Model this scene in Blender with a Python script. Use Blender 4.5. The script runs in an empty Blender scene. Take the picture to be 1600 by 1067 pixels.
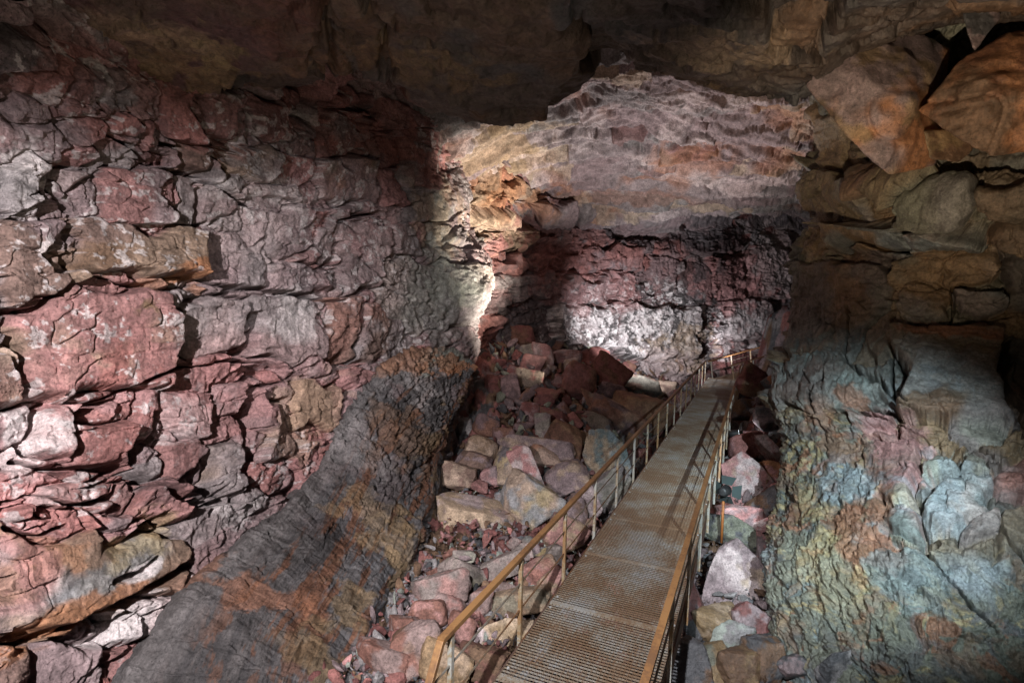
import bpy, bmesh, math, random
import numpy as np
from mathutils import Vector, Matrix
rnd = random.Random(7)
sc = bpy.context.scene
COL = sc.collection
# ---------------------------------------------------------------- camera, sky, exposure, lamps
FPX, PITCH, KD = 870.0, math.radians(7.1), 0.912       # focal length in photo pixels, tilt, metres per depth unit
cam = bpy.data.cameras.new('camera'); camo = bpy.data.objects.new('camera', cam); COL.objects.link(camo)
cam.sensor_width = 36.0; cam.lens = 36.0 * FPX / 1600.0; cam.clip_end = 300; cam.clip_start = .05
camo.rotation_euler = (math.pi / 2 - PITCH, 0, 0); sc.camera = camo
w = bpy.data.worlds.new('World'); sc.world = w; w.use_nodes = True
nt = w.node_tree; bg = nt.nodes['Background']
sky = nt.nodes.new('ShaderNodeTexSky'); sky.sky_type = 'NISHITA'; sky.sun_disc = False
sky.sun_elevation = math.radians(20); sky.sun_rotation = math.radians(180)
nt.links.new(sky.outputs[0], bg.inputs[0]); bg.inputs[1].default_value = 0.0035
vs = sc.view_settings; vs.view_transform = 'Standard'; vs.look = 'None'; vs.gamma = 1; vs.use_curve_mapping = False; vs.exposure = 0
FWD = np.array([0, math.cos(PITCH), -math.sin(PITCH)]); UP = np.array([0, math.sin(PITCH), math.cos(PITCH)]); RT = np.array([1., 0, 0])
def at(u, v, Y):                                        # a point of the place, from the photo's pixel and its distance
    Y = np.asarray(Y, float) * KD
    return (np.asarray(Y)[..., None] * (FWD + ((np.asarray(u, float) - 800) / FPX)[..., None] * RT - ((np.asarray(v, float) - 533.5) / FPX)[..., None] * UP))
def P3(u, v, Y): return at(np.array(u), np.array(v), np.array(Y))
def project(P):
    D = P @ FWD; return 800 + FPX * (P @ RT) / D, 533.5 - FPX * (P @ UP) / D, D / KD
def spot(name, pos, aim, watts, cone, color=(1, 1, 1), blend=.7, size=.035):
    l = bpy.data.lights.new(name, 'SPOT'); l.energy = watts; l.color = color; l.spot_size = math.radians(cone)
    l.spot_blend = blend; l.shadow_soft_size = size
    o = bpy.data.objects.new(name, l); COL.objects.link(o); o.location = Vector(pos)
    o.rotation_euler = (Vector(aim) - Vector(pos)).to_track_quat('-Z', 'Y').to_euler(); return o
spot('wall_lamp', (-3.3, -.8, 1.7), P3(215, 735, 8), 7400, 70, (1, .94, .94), .9)
spot('deck_lamp', (-.8, -.6, 2.6), P3(890, 950, 8), 6400, 43, (.93, .96, 1), .9)
spot('corner_lamp', P3(1010, 655, 19), P3(748, 384, 21.8), 12000, 60, (1, .91, .77), 1.)
spot('far_wall_lamp', P3(990, 550, 24.5), P3(1020, 475, 34), 3000, 104, (.97, .97, 1), 1.)
spot('passage_lamp', P3(1150, 553, 32.5), P3(1140, 520, 37), 330, 100, (1, .96, 1), .7)
spot('mid_wall_lamp', (-1.6, 4.2, 1.5), P3(570, 500, 14), 1000, 50, (.98, .94, .96), 1.)
spot('roof_lamp', P3(1010, 525, 21.8), P3(1040, 245, 22), 2300, 128, (1, .95, .92), .8)
spot('cool_lamp', (3.0, 1.4, 1.2), P3(1325, 745, 9), 7000, 42, (.76, .93, 1), 1.0)
spot('amber_lamp', (1.6, 2.2, -1.8), P3(1440, 185, 9), 2300, 54, (1, .8, .55), 1.)
spot('slab_lamp', (0, 1.5, -2.0), P3(420, 60, 9), 430, 90, (1, .85, .66), 1.0)

# ---------------------------------------------------------------- noise
def hsh(ix, iy, iz, seed):
    h = (ix.astype(np.uint32) * np.uint32(0x8da6b343)) ^ (iy.astype(np.uint32) * np.uint32(0xd8163841)) ^ (iz.astype(np.uint32) * np.uint32(0xcb1ab31f)) ^ np.uint32((seed * 0x9e3779b1 + 12345) & 0xffffffff)
    h ^= h >> np.uint32(15); h *= np.uint32(0x2c1b3c6d); h ^= h >> np.uint32(12); h *= np.uint32(0x297a2d39); h ^= h >> np.uint32(15)
    return (h & np.uint32(0xffffff)).astype(np.float32) / np.float32(0xffffff)
def noise3(P, f, seed=0):
    q = (P * f).astype(np.float32); i = np.floor(q).astype(np.int32); r = q - i; r = r * r * r * (r * (r * 6 - 15) + 10)
    x, y, z = i[..., 0], i[..., 1], i[..., 2]; o = 0
    for dx in (0, 1):
        wx = r[..., 0] if dx else 1 - r[..., 0]
        for dy in (0, 1):
            wy = wx * (r[..., 1] if dy else 1 - r[..., 1])
            for dz in (0, 1):
                o = o + wy * (r[..., 2] if dz else 1 - r[..., 2]) * hsh(x + dx, y + dy, z + dz, seed)
    return o * 2 - 1
def fbm(P, f, o=4, seed=0, g=.5):
    a, s, t = 1., 0, 0
    for k in range(o):
        s = s + a * noise3(P, f * 2.03 ** k, seed + k * 17); t += a; a *= g
    return s / t
def ridged(P, f, o=3, seed=0, g=.5):
    a, s, t = 1., 0, 0
    for k in range(o):
        s = s + a * (1 - 2 * np.abs(noise3(P, f * 2.03 ** k, seed + k * 31))); t += a; a *= g
    return s / t
def voro2(x, y, seed=0, p=3., jit=.8):
    ix, iy = np.floor(x).astype(np.int32), np.floor(y).astype(np.int32); z0 = np.zeros_like(ix)
    F1 = np.full(x.shape, 9., np.float32); F2 = F1.copy(); R = F1.copy(); DX = F1.copy(); DY = F1.copy()
    for a in (-1, 0, 1):
        for b in (-1, 0, 1):
            cx, cy = ix + a, iy + b
            dx = x - (cx + .5 + jit * (hsh(cx, cy, z0, seed) - .5)); dy = y - (cy + .5 + jit * (hsh(cx, cy, z0 + 1, seed) - .5))
            d = (np.abs(dx) ** p + np.abs(dy) ** p) ** (1 / p)
            m = d < F1
            F2 = np.where(m, F1, np.minimum(F2, d)); R = np.where(m, hsh(cx, cy, z0 + 2, seed), R)
            DX = np.where(m, dx, DX); DY = np.where(m, dy, DY); F1 = np.where(m, d, F1)
    return F1, F2, R, DX, DY
def facets(x, y, seed=0, off=.7, slope=1.5):             # chipped surface: lower envelope of random planes, one per cell
    ix, iy = np.floor(x).astype(np.int32), np.floor(y).astype(np.int32); z0 = np.zeros_like(ix); H = np.full(x.shape, 9., np.float32)
    for a in (-1, 0, 1):
        for b in (-1, 0, 1):
            cx, cy = ix + a, iy + b; r1, r2, r3 = hsh(cx, cy, z0, seed), hsh(cx, cy, z0 + 1, seed), hsh(cx, cy, z0 + 2, seed)
            dx = x - (cx + .5 + .8 * (r1 - .5)); dy = y - (cy + .5 + .8 * (r2 - .5))
            H = np.minimum(H, off * (r3 - .5) + slope * ((frac(r1 * 17.3) - .5) * dx + (frac(r2 * 23.1) - .5) * dy) + 3. * np.maximum(0, np.maximum(np.abs(dx), np.abs(dy)) - .7))
    return H + .35
def frac(x): return x - np.floor(x)
def sst(a, b, x):
    t = np.clip((x - a) / (b - a), 0, 1); return t * t * (3 - 2 * t)
def mix(a, b, t): return a + (b - a) * np.asarray(t)[..., None]

# ---------------------------------------------------------------- colours of the rock (albedo)
PAL = {k: np.array(v) for k, v in dict(
    red=(.29, .125, .112), pink=(.37, .19, .185), pale=(.45, .36, .355), mauve=(.235, .175, .18), grey=(.235, .215, .215), dgrey=(.095, .092, .098),
    ochre=(.235, .16, .09), brown=(.15, .09, .058), orange=(.33, .155, .08), teal=(.165, .205, .21), green=(.185, .185, .145), beige=(.38, .28, .2),
    yellow=(.37, .29, .15), white=(.62, .57, .57), dred=(.15, .06, .056), black=(.045, .04, .04), rust=(.235, .105, .06), sage=(.28, .295, .26), blue=(.235, .275, .3)).items()}
# ---------------------------------------------------------------- materials
def mat_new(name):
    m = bpy.data.materials.new(name); m.use_nodes = True; n = m.node_tree.nodes; return m, n, m.node_tree.links, n['Principled BSDF']
def rock_mat(name, rough=.78, spec=.3, bump=.6, scale=1., grain=1.):
    m, n, L, b = mat_new(name)
    tc = n.new('ShaderNodeTexCoord'); at_ = n.new('ShaderNodeAttribute'); at_.attribute_name = 'Col'
    def noise(s, d=6, r=.6):
        t = n.new('ShaderNodeTexNoise'); t.inputs['Scale'].default_value = s * scale; t.inputs['Detail'].default_value = d; t.inputs['Roughness'].default_value = r
        L.new(tc.outputs['Object'], t.inputs['Vector']); return t
    def math_(op, a, c):
        t = n.new('ShaderNodeMath'); t.operation = op
        for i, q in enumerate((a, c)):
            if hasattr(q, 'links'): L.new(q, t.inputs[i])
            else: t.inputs[i].default_value = q
        return t.outputs[0]
    n1, n2, n3 = noise(3.5, 8, .68), noise(22, 6, .7), noise(90, 3, .6)
    v = n.new('ShaderNodeTexVoronoi'); v.inputs['Scale'].default_value = 26 * scale; L.new(tc.outputs['Object'], v.inputs['Vector'])
    r1 = n.new('ShaderNodeMapRange'); r1.inputs[1].default_value = .3; r1.inputs[2].default_value = .7; r1.inputs[3].default_value = 1 - .5 * grain; r1.inputs[4].default_value = 1 + .5 * grain; L.new(n1.outputs[0], r1.inputs[0])
    r2 = n.new('ShaderNodeMapRange'); r2.inputs[1].default_value = .32; r2.inputs[2].default_value = .68; r2.inputs[3].default_value = 1 - .45 * grain; r2.inputs[4].default_value = 1 + .45 * grain; L.new(n2.outputs[0], r2.inputs[0])
    pore = n.new('ShaderNodeMapRange'); pore.inputs[1].default_value = .1; pore.inputs[2].default_value = .24; pore.inputs[3].default_value = .45; pore.inputs[4].default_value = 1; L.new(v.outputs['Distance'], pore.inputs[0])
    f = math_('MULTIPLY', math_('MULTIPLY', r1.outputs[0], r2.outputs[0]), pore.outputs[0])
    mx = n.new('ShaderNodeVectorMath'); mx.operation = 'SCALE'; L.new(at_.outputs['Color'], mx.inputs[0]); L.new(f, mx.inputs['Scale'])
    L.new(mx.outputs[0], b.inputs['Base Color'])
    rr = n.new('ShaderNodeMapRange'); rr.inputs[3].default_value = rough - .2; rr.inputs[4].default_value = min(1, rough + .2); L.new(n2.outputs[0], rr.inputs[0]); L.new(rr.outputs[0], b.inputs['Roughness'])
    b.inputs['Specular IOR Level'].default_value = spec
    hh = math_('ADD', math_('ADD', n2.outputs[0], math_('MULTIPLY', n3.outputs[0], .35)), math_('MULTIPLY', pore.outputs[0], .35))
    bp = n.new('ShaderNodeBump'); bp.inputs['Strength'].default_value = bump; bp.inputs['Distance'].default_value = .05; L.new(hh, bp.inputs['Height']); L.new(bp.outputs[0], b.inputs['Normal'])
    return m
M_ROCK = rock_mat('basalt_rock'); M_WET = rock_mat('damp_basalt', .5, .5, .55); M_BOUL = rock_mat('broken_stone', .8, .25, .5, 1.3, 1.)
M_BOULW = rock_mat('damp_stone', .42, .5, .5, 1.2, .8)

# ---------------------------------------------------------------- mesh helpers
def link_mesh(name, me, mat, parent=None):
    o = bpy.data.objects.new(name, me); COL.objects.link(o)
    if mat: me.materials.append(mat)
    if parent: o.parent = parent
    return o
def raw_mesh(name, V, F, C=None, smooth=True):           # V (n,3), F (m,k)
    me = bpy.data.meshes.new(name); F = np.asarray(F, np.int32); k = F.shape[1]
    me.vertices.add(len(V)); me.vertices.foreach_set('co', np.asarray(V, np.float32).ravel())
    me.loops.add(F.size); me.loops.foreach_set('vertex_index', F.ravel())
    me.polygons.add(len(F)); me.polygons.foreach_set('loop_start', np.arange(0, F.size, k, dtype=np.int32)); me.polygons.foreach_set('loop_total', np.full(len(F), k, np.int32))
    me.polygons.foreach_set('use_smooth', np.full(len(F), smooth)); me.update(calc_edges=True)
    if C is not None:
        a = me.attributes.new('Col', 'FLOAT_COLOR', 'POINT'); a.data.foreach_set('color', np.concatenate([C, np.ones((len(C), 1))], 1).astype(np.float32).ravel())
    return me
def grid_faces(n, m):
    i = np.arange(n * m).reshape(n, m); return np.stack([i[:-1, :-1], i[1:, :-1], i[1:, 1:], i[:-1, 1:]], -1).reshape(-1, 4)
def hermite(xk, Yk, x):                                  # cubic through control rows, axis 0
    xk = np.asarray(xk, float); d = np.diff(xk); m = np.zeros_like(Yk); s = np.diff(Yk, axis=0) / d.reshape(-1, *[1] * (Yk.ndim - 1))
    m[0], m[-1] = s[0], s[-1]
    m[1:-1] = (s[:-1] * d[1:].reshape(-1, *[1] * (Yk.ndim - 1)) + s[1:] * d[:-1].reshape(-1, *[1] * (Yk.ndim - 1))) / (d[1:] + d[:-1]).reshape(-1, *[1] * (Yk.ndim - 1))
    i = np.clip(np.searchsorted(xk, x, 'right') - 1, 0, len(xk) - 2); h = d[i]; t = (x - xk[i]) / h
    sh = (-1, *[1] * (Yk.ndim - 1)); t = t.reshape(sh); h = h.reshape(sh)
    return (2 * t**3 - 3 * t**2 + 1) * Yk[i] + (t**3 - 2 * t**2 + t) * h * m[i] + (-2 * t**3 + 3 * t**2) * Yk[i + 1] + (t**3 - t**2) * h * m[i + 1]
def net(rowk, colk, ctrl, nr, nc):                       # ctrl [rows][cols] of points -> dense surface
    C = np.asarray(ctrl, float); C = hermite(rowk, C, np.linspace(rowk[0], rowk[-1], nr)); C = np.swapaxes(C, 0, 1)
    return np.swapaxes(hermite(colk, C, np.linspace(colk[0], colk[-1], nc)), 0, 1)
def normals(P, toward):
    a = np.gradient(P, axis=1); b = np.gradient(P, axis=0); N = np.cross(a, b); N /= np.linalg.norm(N, axis=-1, keepdims=True) + 1e-9
    s = np.sign(((toward - P) * N).sum(-1)); s[s == 0] = 1; return N * s[..., None]
Q = 1.0                                                  # mesh density

class Wall:
    """a rock face: base surface, metric coordinates S,T on it, big blocks laid into it"""
    def __init__(s, P, mode, toward=np.zeros(3), seed=0, slope=0.):
        s.P = P; s.seed = seed; s.N = normals(P, toward)
        if mode == 'wall':
            mid = P[P.shape[0] // 2]; d = np.linalg.norm(np.diff(mid[:, :2], axis=0), axis=1); sx = np.concatenate([[0], np.cumsum(d)])
            s.S = np.broadcast_to(sx[None], P.shape[:2]).astype(np.float32); s.T = (-P[..., 2] - slope * sst(560, 680, project(P)[1]) * ((P @ FWD) - (P @ FWD).mean(0, keepdims=True))).astype(np.float32)
        elif mode == 'plan':
            s.S = P[..., 0].astype(np.float32); s.T = (-P[..., 1]).astype(np.float32)
        s.U, s.V, _ = project(P); st = max(1, min(P.shape[:2]) // 120); s.sub = (s.U[::st, ::st], s.V[::st, ::st], s.S[::st, ::st], s.T[::st, ::st])
    def on(s, u, v):
        U, V, S, T = s.sub; k = np.argmin((U - u) ** 2 + (V - v) ** 2); return np.array([S.ravel()[k], T.ravel()[k]])
    def build(s, blocks, auto, rough0, prot_amp=.25, warp=1., crack=.22, cell2=.5, fine=1., autocols=('mauve',)):
        P, S, T, sd = s.P, s.S, s.T, s.seed
        Q3 = np.stack([S, T, np.zeros_like(S)], -1)
        ws = S + warp * (.09 * noise3(Q3, 1.1, sd + 1) + .03 * noise3(Q3, 4.1, sd + 2) + .012 * noise3(Q3, 15, sd + 3))
        wt = T + warp * (.09 * noise3(Q3, 1.1, sd + 4) + .03 * noise3(Q3, 4.1, sd + 5) + .012 * noise3(Q3, 15, sd + 6))
        aw, ah = auto
        F1, F2, R, DX, DY = voro2(ws / aw + .35 * np.floor(wt / ah), wt / ah, sd + 9, 4., .7)
        d1 = -(F2 - F1) * .5 * min(aw, ah) + .06; d2 = np.full_like(d1, .06) + .06
        h = prot_amp * (R - .5) * 2 + .5 * prot_amp * ((frac(R * 7.3) - .5) * DX + (frac(R * 13.7) - .5) * DY) * 2
        rough = np.full_like(h, rough0); ci = np.floor(frac(R * 5.31) * len(autocols)).astype(int)
        cols = np.array([PAL[c] for c in autocols])[ci]; cols2 = np.array([PAL[c] for c in autocols])[np.floor(frac(R * 9.7) * len(autocols)).astype(int)]
        ids = R.copy()
        for k, bk in enumerate(blocks):
            u0, v0, u1, v1, pr, c = bk[:6]; rg = bk[6] if len(bk) > 6 else rough0 * .5; tl = bk[7] if len(bk) > 7 else None
            c1, c2 = (c.split('/') + [c])[:2]
            um, vm = (u0 + u1) / 2, (v0 + v1) / 2
            L_, R_, T_, B_ = s.on(u0, vm), s.on(u1, vm), s.on(um, v0), s.on(um, v1)
            ce = (L_ + R_ + T_ + B_) / 4; a = (R_ - L_) / 2; b = (B_ - T_) / 2; la, lb = np.linalg.norm(a) + 1e-3, np.linalg.norm(b) + 1e-3
            det = a[0] * b[1] - a[1] * b[0]
            if abs(det) < 1e-4: continue
            ex = abs(a) + abs(b) + .35
            I = np.nonzero((np.abs(S - ce[0]) < ex[0]) & (np.abs(T - ce[1]) < ex[1]))
            if not len(I[0]): continue
            x, y = ws[I] - ce[0], wt[I] - ce[1]
            p = (x * b[1] - y * b[0]) / det; q = (y * a[0] - x * a[1]) / det
            ax, ay = (np.abs(p) - 1) * la, (np.abs(q) - 1) * lb
            r = .18 * min(la, lb)                                                     # rounded corners
            d = np.where((ax > -r) & (ay > -r), np.sqrt(np.maximum(ax + r, 0) ** 2 + np.maximum(ay + r, 0) ** 2) - r, np.maximum(ax, ay))
            o1, o2 = d1[I], d2[I]; m = d < o1
            d2[I] = np.where(m, o1, np.minimum(o2, d)); d1[I] = np.where(m, d, o1)
            rr = random.Random(k * 77 + sd)
            t1, t2 = tl if tl else (rr.uniform(-.1, .1), rr.uniform(-.12, .12))
            hb = pr + t1 * p + t2 * q
            h[I] = np.where(m, hb, h[I]); rough[I] = np.where(m, rg, rough[I]); ids[I] = np.where(m, rr.random(), ids[I])
            cols[I] = np.where(m[:, None], PAL[c1], cols[I]); cols2[I] = np.where(m[:, None], PAL[c2], cols2[I])
        e = np.maximum(d2 - d1, 0) * .5
        cm = sst(-.35, .35, noise3(Q3, .9, sd + 20))
        h = h - crack * (.3 + .7 * cm) * np.exp(-(e / (.014 + .022 * cm)) ** 2) - .02 * np.exp(-e / .018)
        h = h + .10 * fbm(Q3, .55, 3, sd + 25)
        G1, G2, R2, ux, uy = voro2(ws / cell2 + .5 * np.floor(wt / (cell2 * .62)), wt / (cell2 * .62), sd + 40, 5., .75)
        ck = sst(-.1, .3, noise3(Q3, 1.7 / max(cell2, .3) * .5, sd + 43)); fa = np.minimum(rough, 1); h = h + cell2 / .55 * (.25 + .75 * fa) * (.15 * (R2 - .5) + .16 * (frac(R2 * 7.1) - .5) * ux + .13 * (frac(R2 * 3.7) - .15) * uy) * (.35 + .65 * ck) - (.04 + .06 * fa) * ck * np.exp(-((G2 - G1) / .04) ** 2) * (cell2 / .55)
        h = h + cell2 * (.4 + .6 * fa) * (.12 * facets(ws / (cell2 * 1.3), wt / (cell2 * .9), sd + 44, 1., 1.8) + .15 * facets(ws / (cell2 * .4), wt / (cell2 * .3), sd + 45)) + cell2 * fa * .075 * facets(ws / (cell2 * .16), wt / (cell2 * .12), sd + 46)
        h = h + fine * (.35 + rough) * (.008 * ridged(P, 3.2, 3, sd + 50) + .016 * fbm(P, 11, 3, sd + 60))
        z = fbm(P, .75, 4, sd + 70) * 1.6 + .25 * (R2 - .5)
        C = mix(cols, cols2, sst(-.15, .35, z))
        zn = sst(-.25, .3, fbm(P, .38, 4, sd + 71) * 1.5); zc = np.array([PAL[c] for c in (autocols[0], autocols[1 % len(autocols)])]); C = C * .62 + .38 * mix(np.broadcast_to(zc[0], C.shape), zc[1], zn)
        C = C * (1 + .35 * (frac(R2 * 11.3) - .5) * np.minimum(1, rough))[..., None]
        s.h, s.C, s.e, s.rough, s.Q3, s.ids, s.ws, s.wt = h, C, e, rough, Q3, ids, ws, wt
        return s
    def cracks(s, lines, deep=.45):                     # the big open joints, each a line (points, width in metres)
        for pts, wd in lines:
            q = [s.on(u, v) for u, v in pts]
            for a, b in zip(q[:-1], q[1:]):
                I = np.nonzero((s.S > min(a[0], b[0]) - .5) & (s.S < max(a[0], b[0]) + .5) & (s.T > min(a[1], b[1]) - .5) & (s.T < max(a[1], b[1]) + .5))
                if not len(I[0]): continue
                x, y = s.ws[I] - a[0], s.wt[I] - a[1]; d = b - a; t = np.clip((x * d[0] + y * d[1]) / (d @ d + 1e-6), 0, 1)
                r = np.hypot(x - t * d[0], y - t * d[1]); w_ = wd * (.55 + .5 * noise3(s.Q3[I], 2.1, 88)) + .006
                s.h[I] -= deep * np.exp(-(r / w_) ** 4)
    def stain(s, u, v, ru, rv, col, amt=.8, f=1.6, thr=.1, seed=0):                  # a mineral stain with its own ragged outline
        c = s.on(u, v); a = np.abs(s.on(u + ru, v) - s.on(u - ru, v)).max() / 2 + 1e-3; b = np.abs(s.on(u, v + rv) - s.on(u, v - rv)).max() / 2 + 1e-3
        r = np.sqrt(((s.S - c[0]) / a) ** 2 + ((s.T - c[1]) / b) ** 2)
        m = r < 1.6
        I = np.nonzero(m); n = fbm(s.P[I], f, 5, seed + 300, .6) * 1.5
        k = sst(thr - .12, thr + .25, n + .9 * (1 - r[I])) * sst(1.6, .9, r[I]) * amt
        s.C[I] = mix(s.C[I], PAL[col], k)
    def finish(s, name, mat, extra=None):
        h = s.h if extra is None else s.h + extra
        V = s.P + s.N * h[..., None]
        n, m = h.shape; me = raw_mesh(name, V.reshape(-1, 3), grid_faces(n, m), np.clip(s.C, .005, .9).reshape(-1, 3))
        o = link_mesh(name, me, mat); o['kind'] = 'structure'; return o
# ---------------------------------------------------------------- left wall of the tube
LR = [0, 120, 200, 250, 310, 360, 400, 450, 500, 550, 620, 700, 850, 1000, 1180]
LU = [-320, -120, 0, 200, 400, 550, 680, 728]
LY = [[5.3, 6.1, 6.7, 8.0, 9.9, 12.2, 15.2, 17.2], [5.6, 6.5, 7.1, 8.6, 10.7, 13.2, 16.4, 18.6], [5.8, 6.8, 7.5, 9.0, 11.3, 14.0, 17.4, 19.6],
      [5.8, 6.8, 7.5, 9.1, 11.4, 14.1, 17.6, 19.7], [5.8, 6.8, 7.5, 9.0, 11.3, 13.9, 17.3, 19.3], [5.7, 6.7, 7.3, 8.8, 11.0, 13.5, 16.8, 18.7],
      [5.6, 6.6, 7.2, 8.5, 10.4, 12.8, 16.4, 18.2], [5.5, 6.4, 7.0, 8.2, 9.8, 12.2, 16, 18], [5.2, 6.1, 6.6, 7.7, 9.4, 12, 16, 18]]
ctrl = []
LR0 = [0, 120, 250, 400, 550, 700, 850, 1000, 1180]
LY = [[float(np.interp(v, LR0, [r[k] for r in LY])) for k in range(8)] for v in LR]
for v, Ys in zip(LR, LY):
    ev = 22 * math.sin(v / 57.) + 9 * math.sin(v / 21.)
    row = [at(u + (ev if k == 7 else 0), v, y) for k, (u, y) in enumerate(zip(LU, Ys))]
    row += [at(740 + ev, v, Ys[-1] + 1.2), at(730 + ev, v, Ys[-1] + 3), at(700 + ev, v, Ys[-1] + 7)]
    ctrl.append(row)
P = net(LR, LU + [760, 790, 840], ctrl, int(880 * Q), int(980 * Q))
left = Wall(P, 'wall', seed=3)
LB = [  # u0,v0,u1,v1, out, colour, roughness, tilt
 (-60, 40, 95, 125, .07, 'dgrey/mauve', .5), (0, 125, 75, 200, .00, 'dred/mauve', .5), (75, 118, 165, 188, .02, 'mauve/dred', .4), (168, 120, 212, 165, .01, 'mauve/red', .4),
 (165, 168, 220, 212, .09, 'red/mauve', .2), (222, 150, 246, 188, .04, 'red/mauve', .3), (222, 190, 247, 240, .02, 'red/mauve', .3), (250, 130, 316, 231, .11, 'red/pink', .2, (.06, .12)),
 (320, 140, 388, 226, .05, 'mauve/red', .25), (390, 150, 470, 226, .04, 'red/dred', .5), (440, 140, 500, 200, -.3, 'dred/black', 1.), (500, 165, 572, 240, .01, 'red/mauve', .8), (520, 130, 590, 165, .04, 'dred/mauve', .6),
 (78, 190, 165, 226, .02, 'red/mauve', .3), (0, 205, 68, 345, .14, 'grey/white', .7), (72, 228, 148, 262, .04, 'pink/red', .5), (150, 232, 206, 268, .11, 'pale/pink', .4), (80, 268, 130, 340, .05, 'pink/pale', .4),
 (212, 238, 284, 262, -.15, 'dred/black', .8), (285, 226, 340, 272, .04, 'brown/dred', .3), (341, 233, 441, 288, .15, 'ochre/grey', .2, (.05, .1)), (446, 236, 490, 288, .01, 'pink/red', .5),
 (492, 243, 588, 322, .20, 'grey/ochre', .12, (.02, -.16)), (592, 196, 640, 262, -.28, 'dred/red', .4), (640, 205, 735, 255, .00, 'red/pink', .8), (598, 262, 640, 330, .02, 'red/pink', .7), (642, 258, 735, 335, .09, 'grey/red', .3, (.1, -.12)),
 (150, 266, 266, 362, .17, 'mauve/red', .3, (.05, .05)), (269, 272, 308, 360, .05, 'grey/mauve', .3), (310, 292, 364, 352, .08, 'mauve/pink', .4), (366, 322, 412, 402, .07, 'grey/mauve', .4), (414, 316, 480, 408, .11, 'mauve/grey', .4), (482, 340, 528, 412, .05, 'grey/mauve', .5),
 (365, 286, 470, 314, .08, 'pale/pink', .6), (312, 356, 420, 462, .05, 'mauve/grey', .6), (420, 412, 530, 462, .02, 'mauve/grey', .9), (532, 350, 606, 458, .14, 'grey/mauve', .35, (.05, .02)), (608, 345, 655, 402, .13, 'grey/dgrey', .5), (540, 325, 606, 350, .02, 'dgrey/mauve', .8), (610, 405, 668, 480, .04, 'grey/green', .7),
 (108, 352, 316, 442, .29, 'ochre/brown', .25, (.08, .16)), (0, 352, 103, 478, .19, 'brown/mauve', .4, (.0, .1)), (220, 441, 326, 466, .23, 'orange/red', .3), (104, 345, 150, 365, .09, 'red/mauve', .3),
 (28, 446, 268, 616, .23, 'red/ochre', .25, (.1, .05)), (272, 457, 390, 566, .05, 'grey/pale', .2), (392, 460, 508, 566, .08, 'grey/mauve', .25), (512, 462, 560, 560, .05, 'brown/grey', .9), (562, 480, 640, 560, .04, 'grey/brown', .9), (640, 400, 730, 520, .07, 'sage/grey', .9),
 (-60, 540, 46, 650, .17, 'brown/beige', .4), (360, 536, 446, 562, -.3, 'black/dred', .6), (272, 572, 352, 600, .08, 'red/dred', .9), (352, 566, 440, 600, .09, 'dred/pink', .8),
 (40, 628, 108, 722, .13, 'pale/pink', .35), (112, 592, 216, 652, .08, 'red/pink', .35), (110, 655, 216, 740, .12, 'red/pink', .3), (220, 598, 258, 690, .05, 'pink/mauve', .35), (261, 612, 331, 682, .13, 'pale/pink', .25), (333, 590, 382, 655, .11, 'pale/mauve', .4),
 (388, 625, 402, 720, -.6, 'black/dred', .3), (404, 615, 458, 712, .17, 'mauve/grey', .25, (-.2, .05)), (462, 592, 534, 672, .11, 'ochre/beige', .3), (328, 690, 380, 785, .17, 'ochre/grey', .3), (262, 690, 326, 762, .09, 'red/mauve', .35), (384, 722, 470, 770, .02, 'mauve/red', .9),
 (0, 722, 200, 752, .04, 'red/dred', 1.), (56, 752, 180, 792, .15, 'pink/pale', .5), (10, 797, 52, 826, .14, 'beige/red', .3), (55, 795, 84, 818, .16, 'red/pink', .3), (86, 795, 114, 818, .14, 'beige/mauve', .3), (116, 788, 146, 814, .17, 'pink/red', .3), (150, 800, 200, 825, .11, 'red/mauve', .5),
 (204, 738, 302, 812, .23, 'dred/red', 1.), (0, 826, 300, 985, .35, 'grey/ochre', .12, (-.1, .22)), (160, 890, 300, 1010, .14, 'pale/white', .8), (-60, 990, 70, 1150, .04, 'dred/brown', .8), (75, 985, 165, 1150, .09, 'dred/mauve', .6), (166, 1000, 300, 1150, .04, 'brown/red', .8)]
left.build(LB, (1.1, .7), .75, .13, .8, .36, .5, 1., ('mauve', 'pink', 'grey', 'mauve', 'grey', 'red'))
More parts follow.
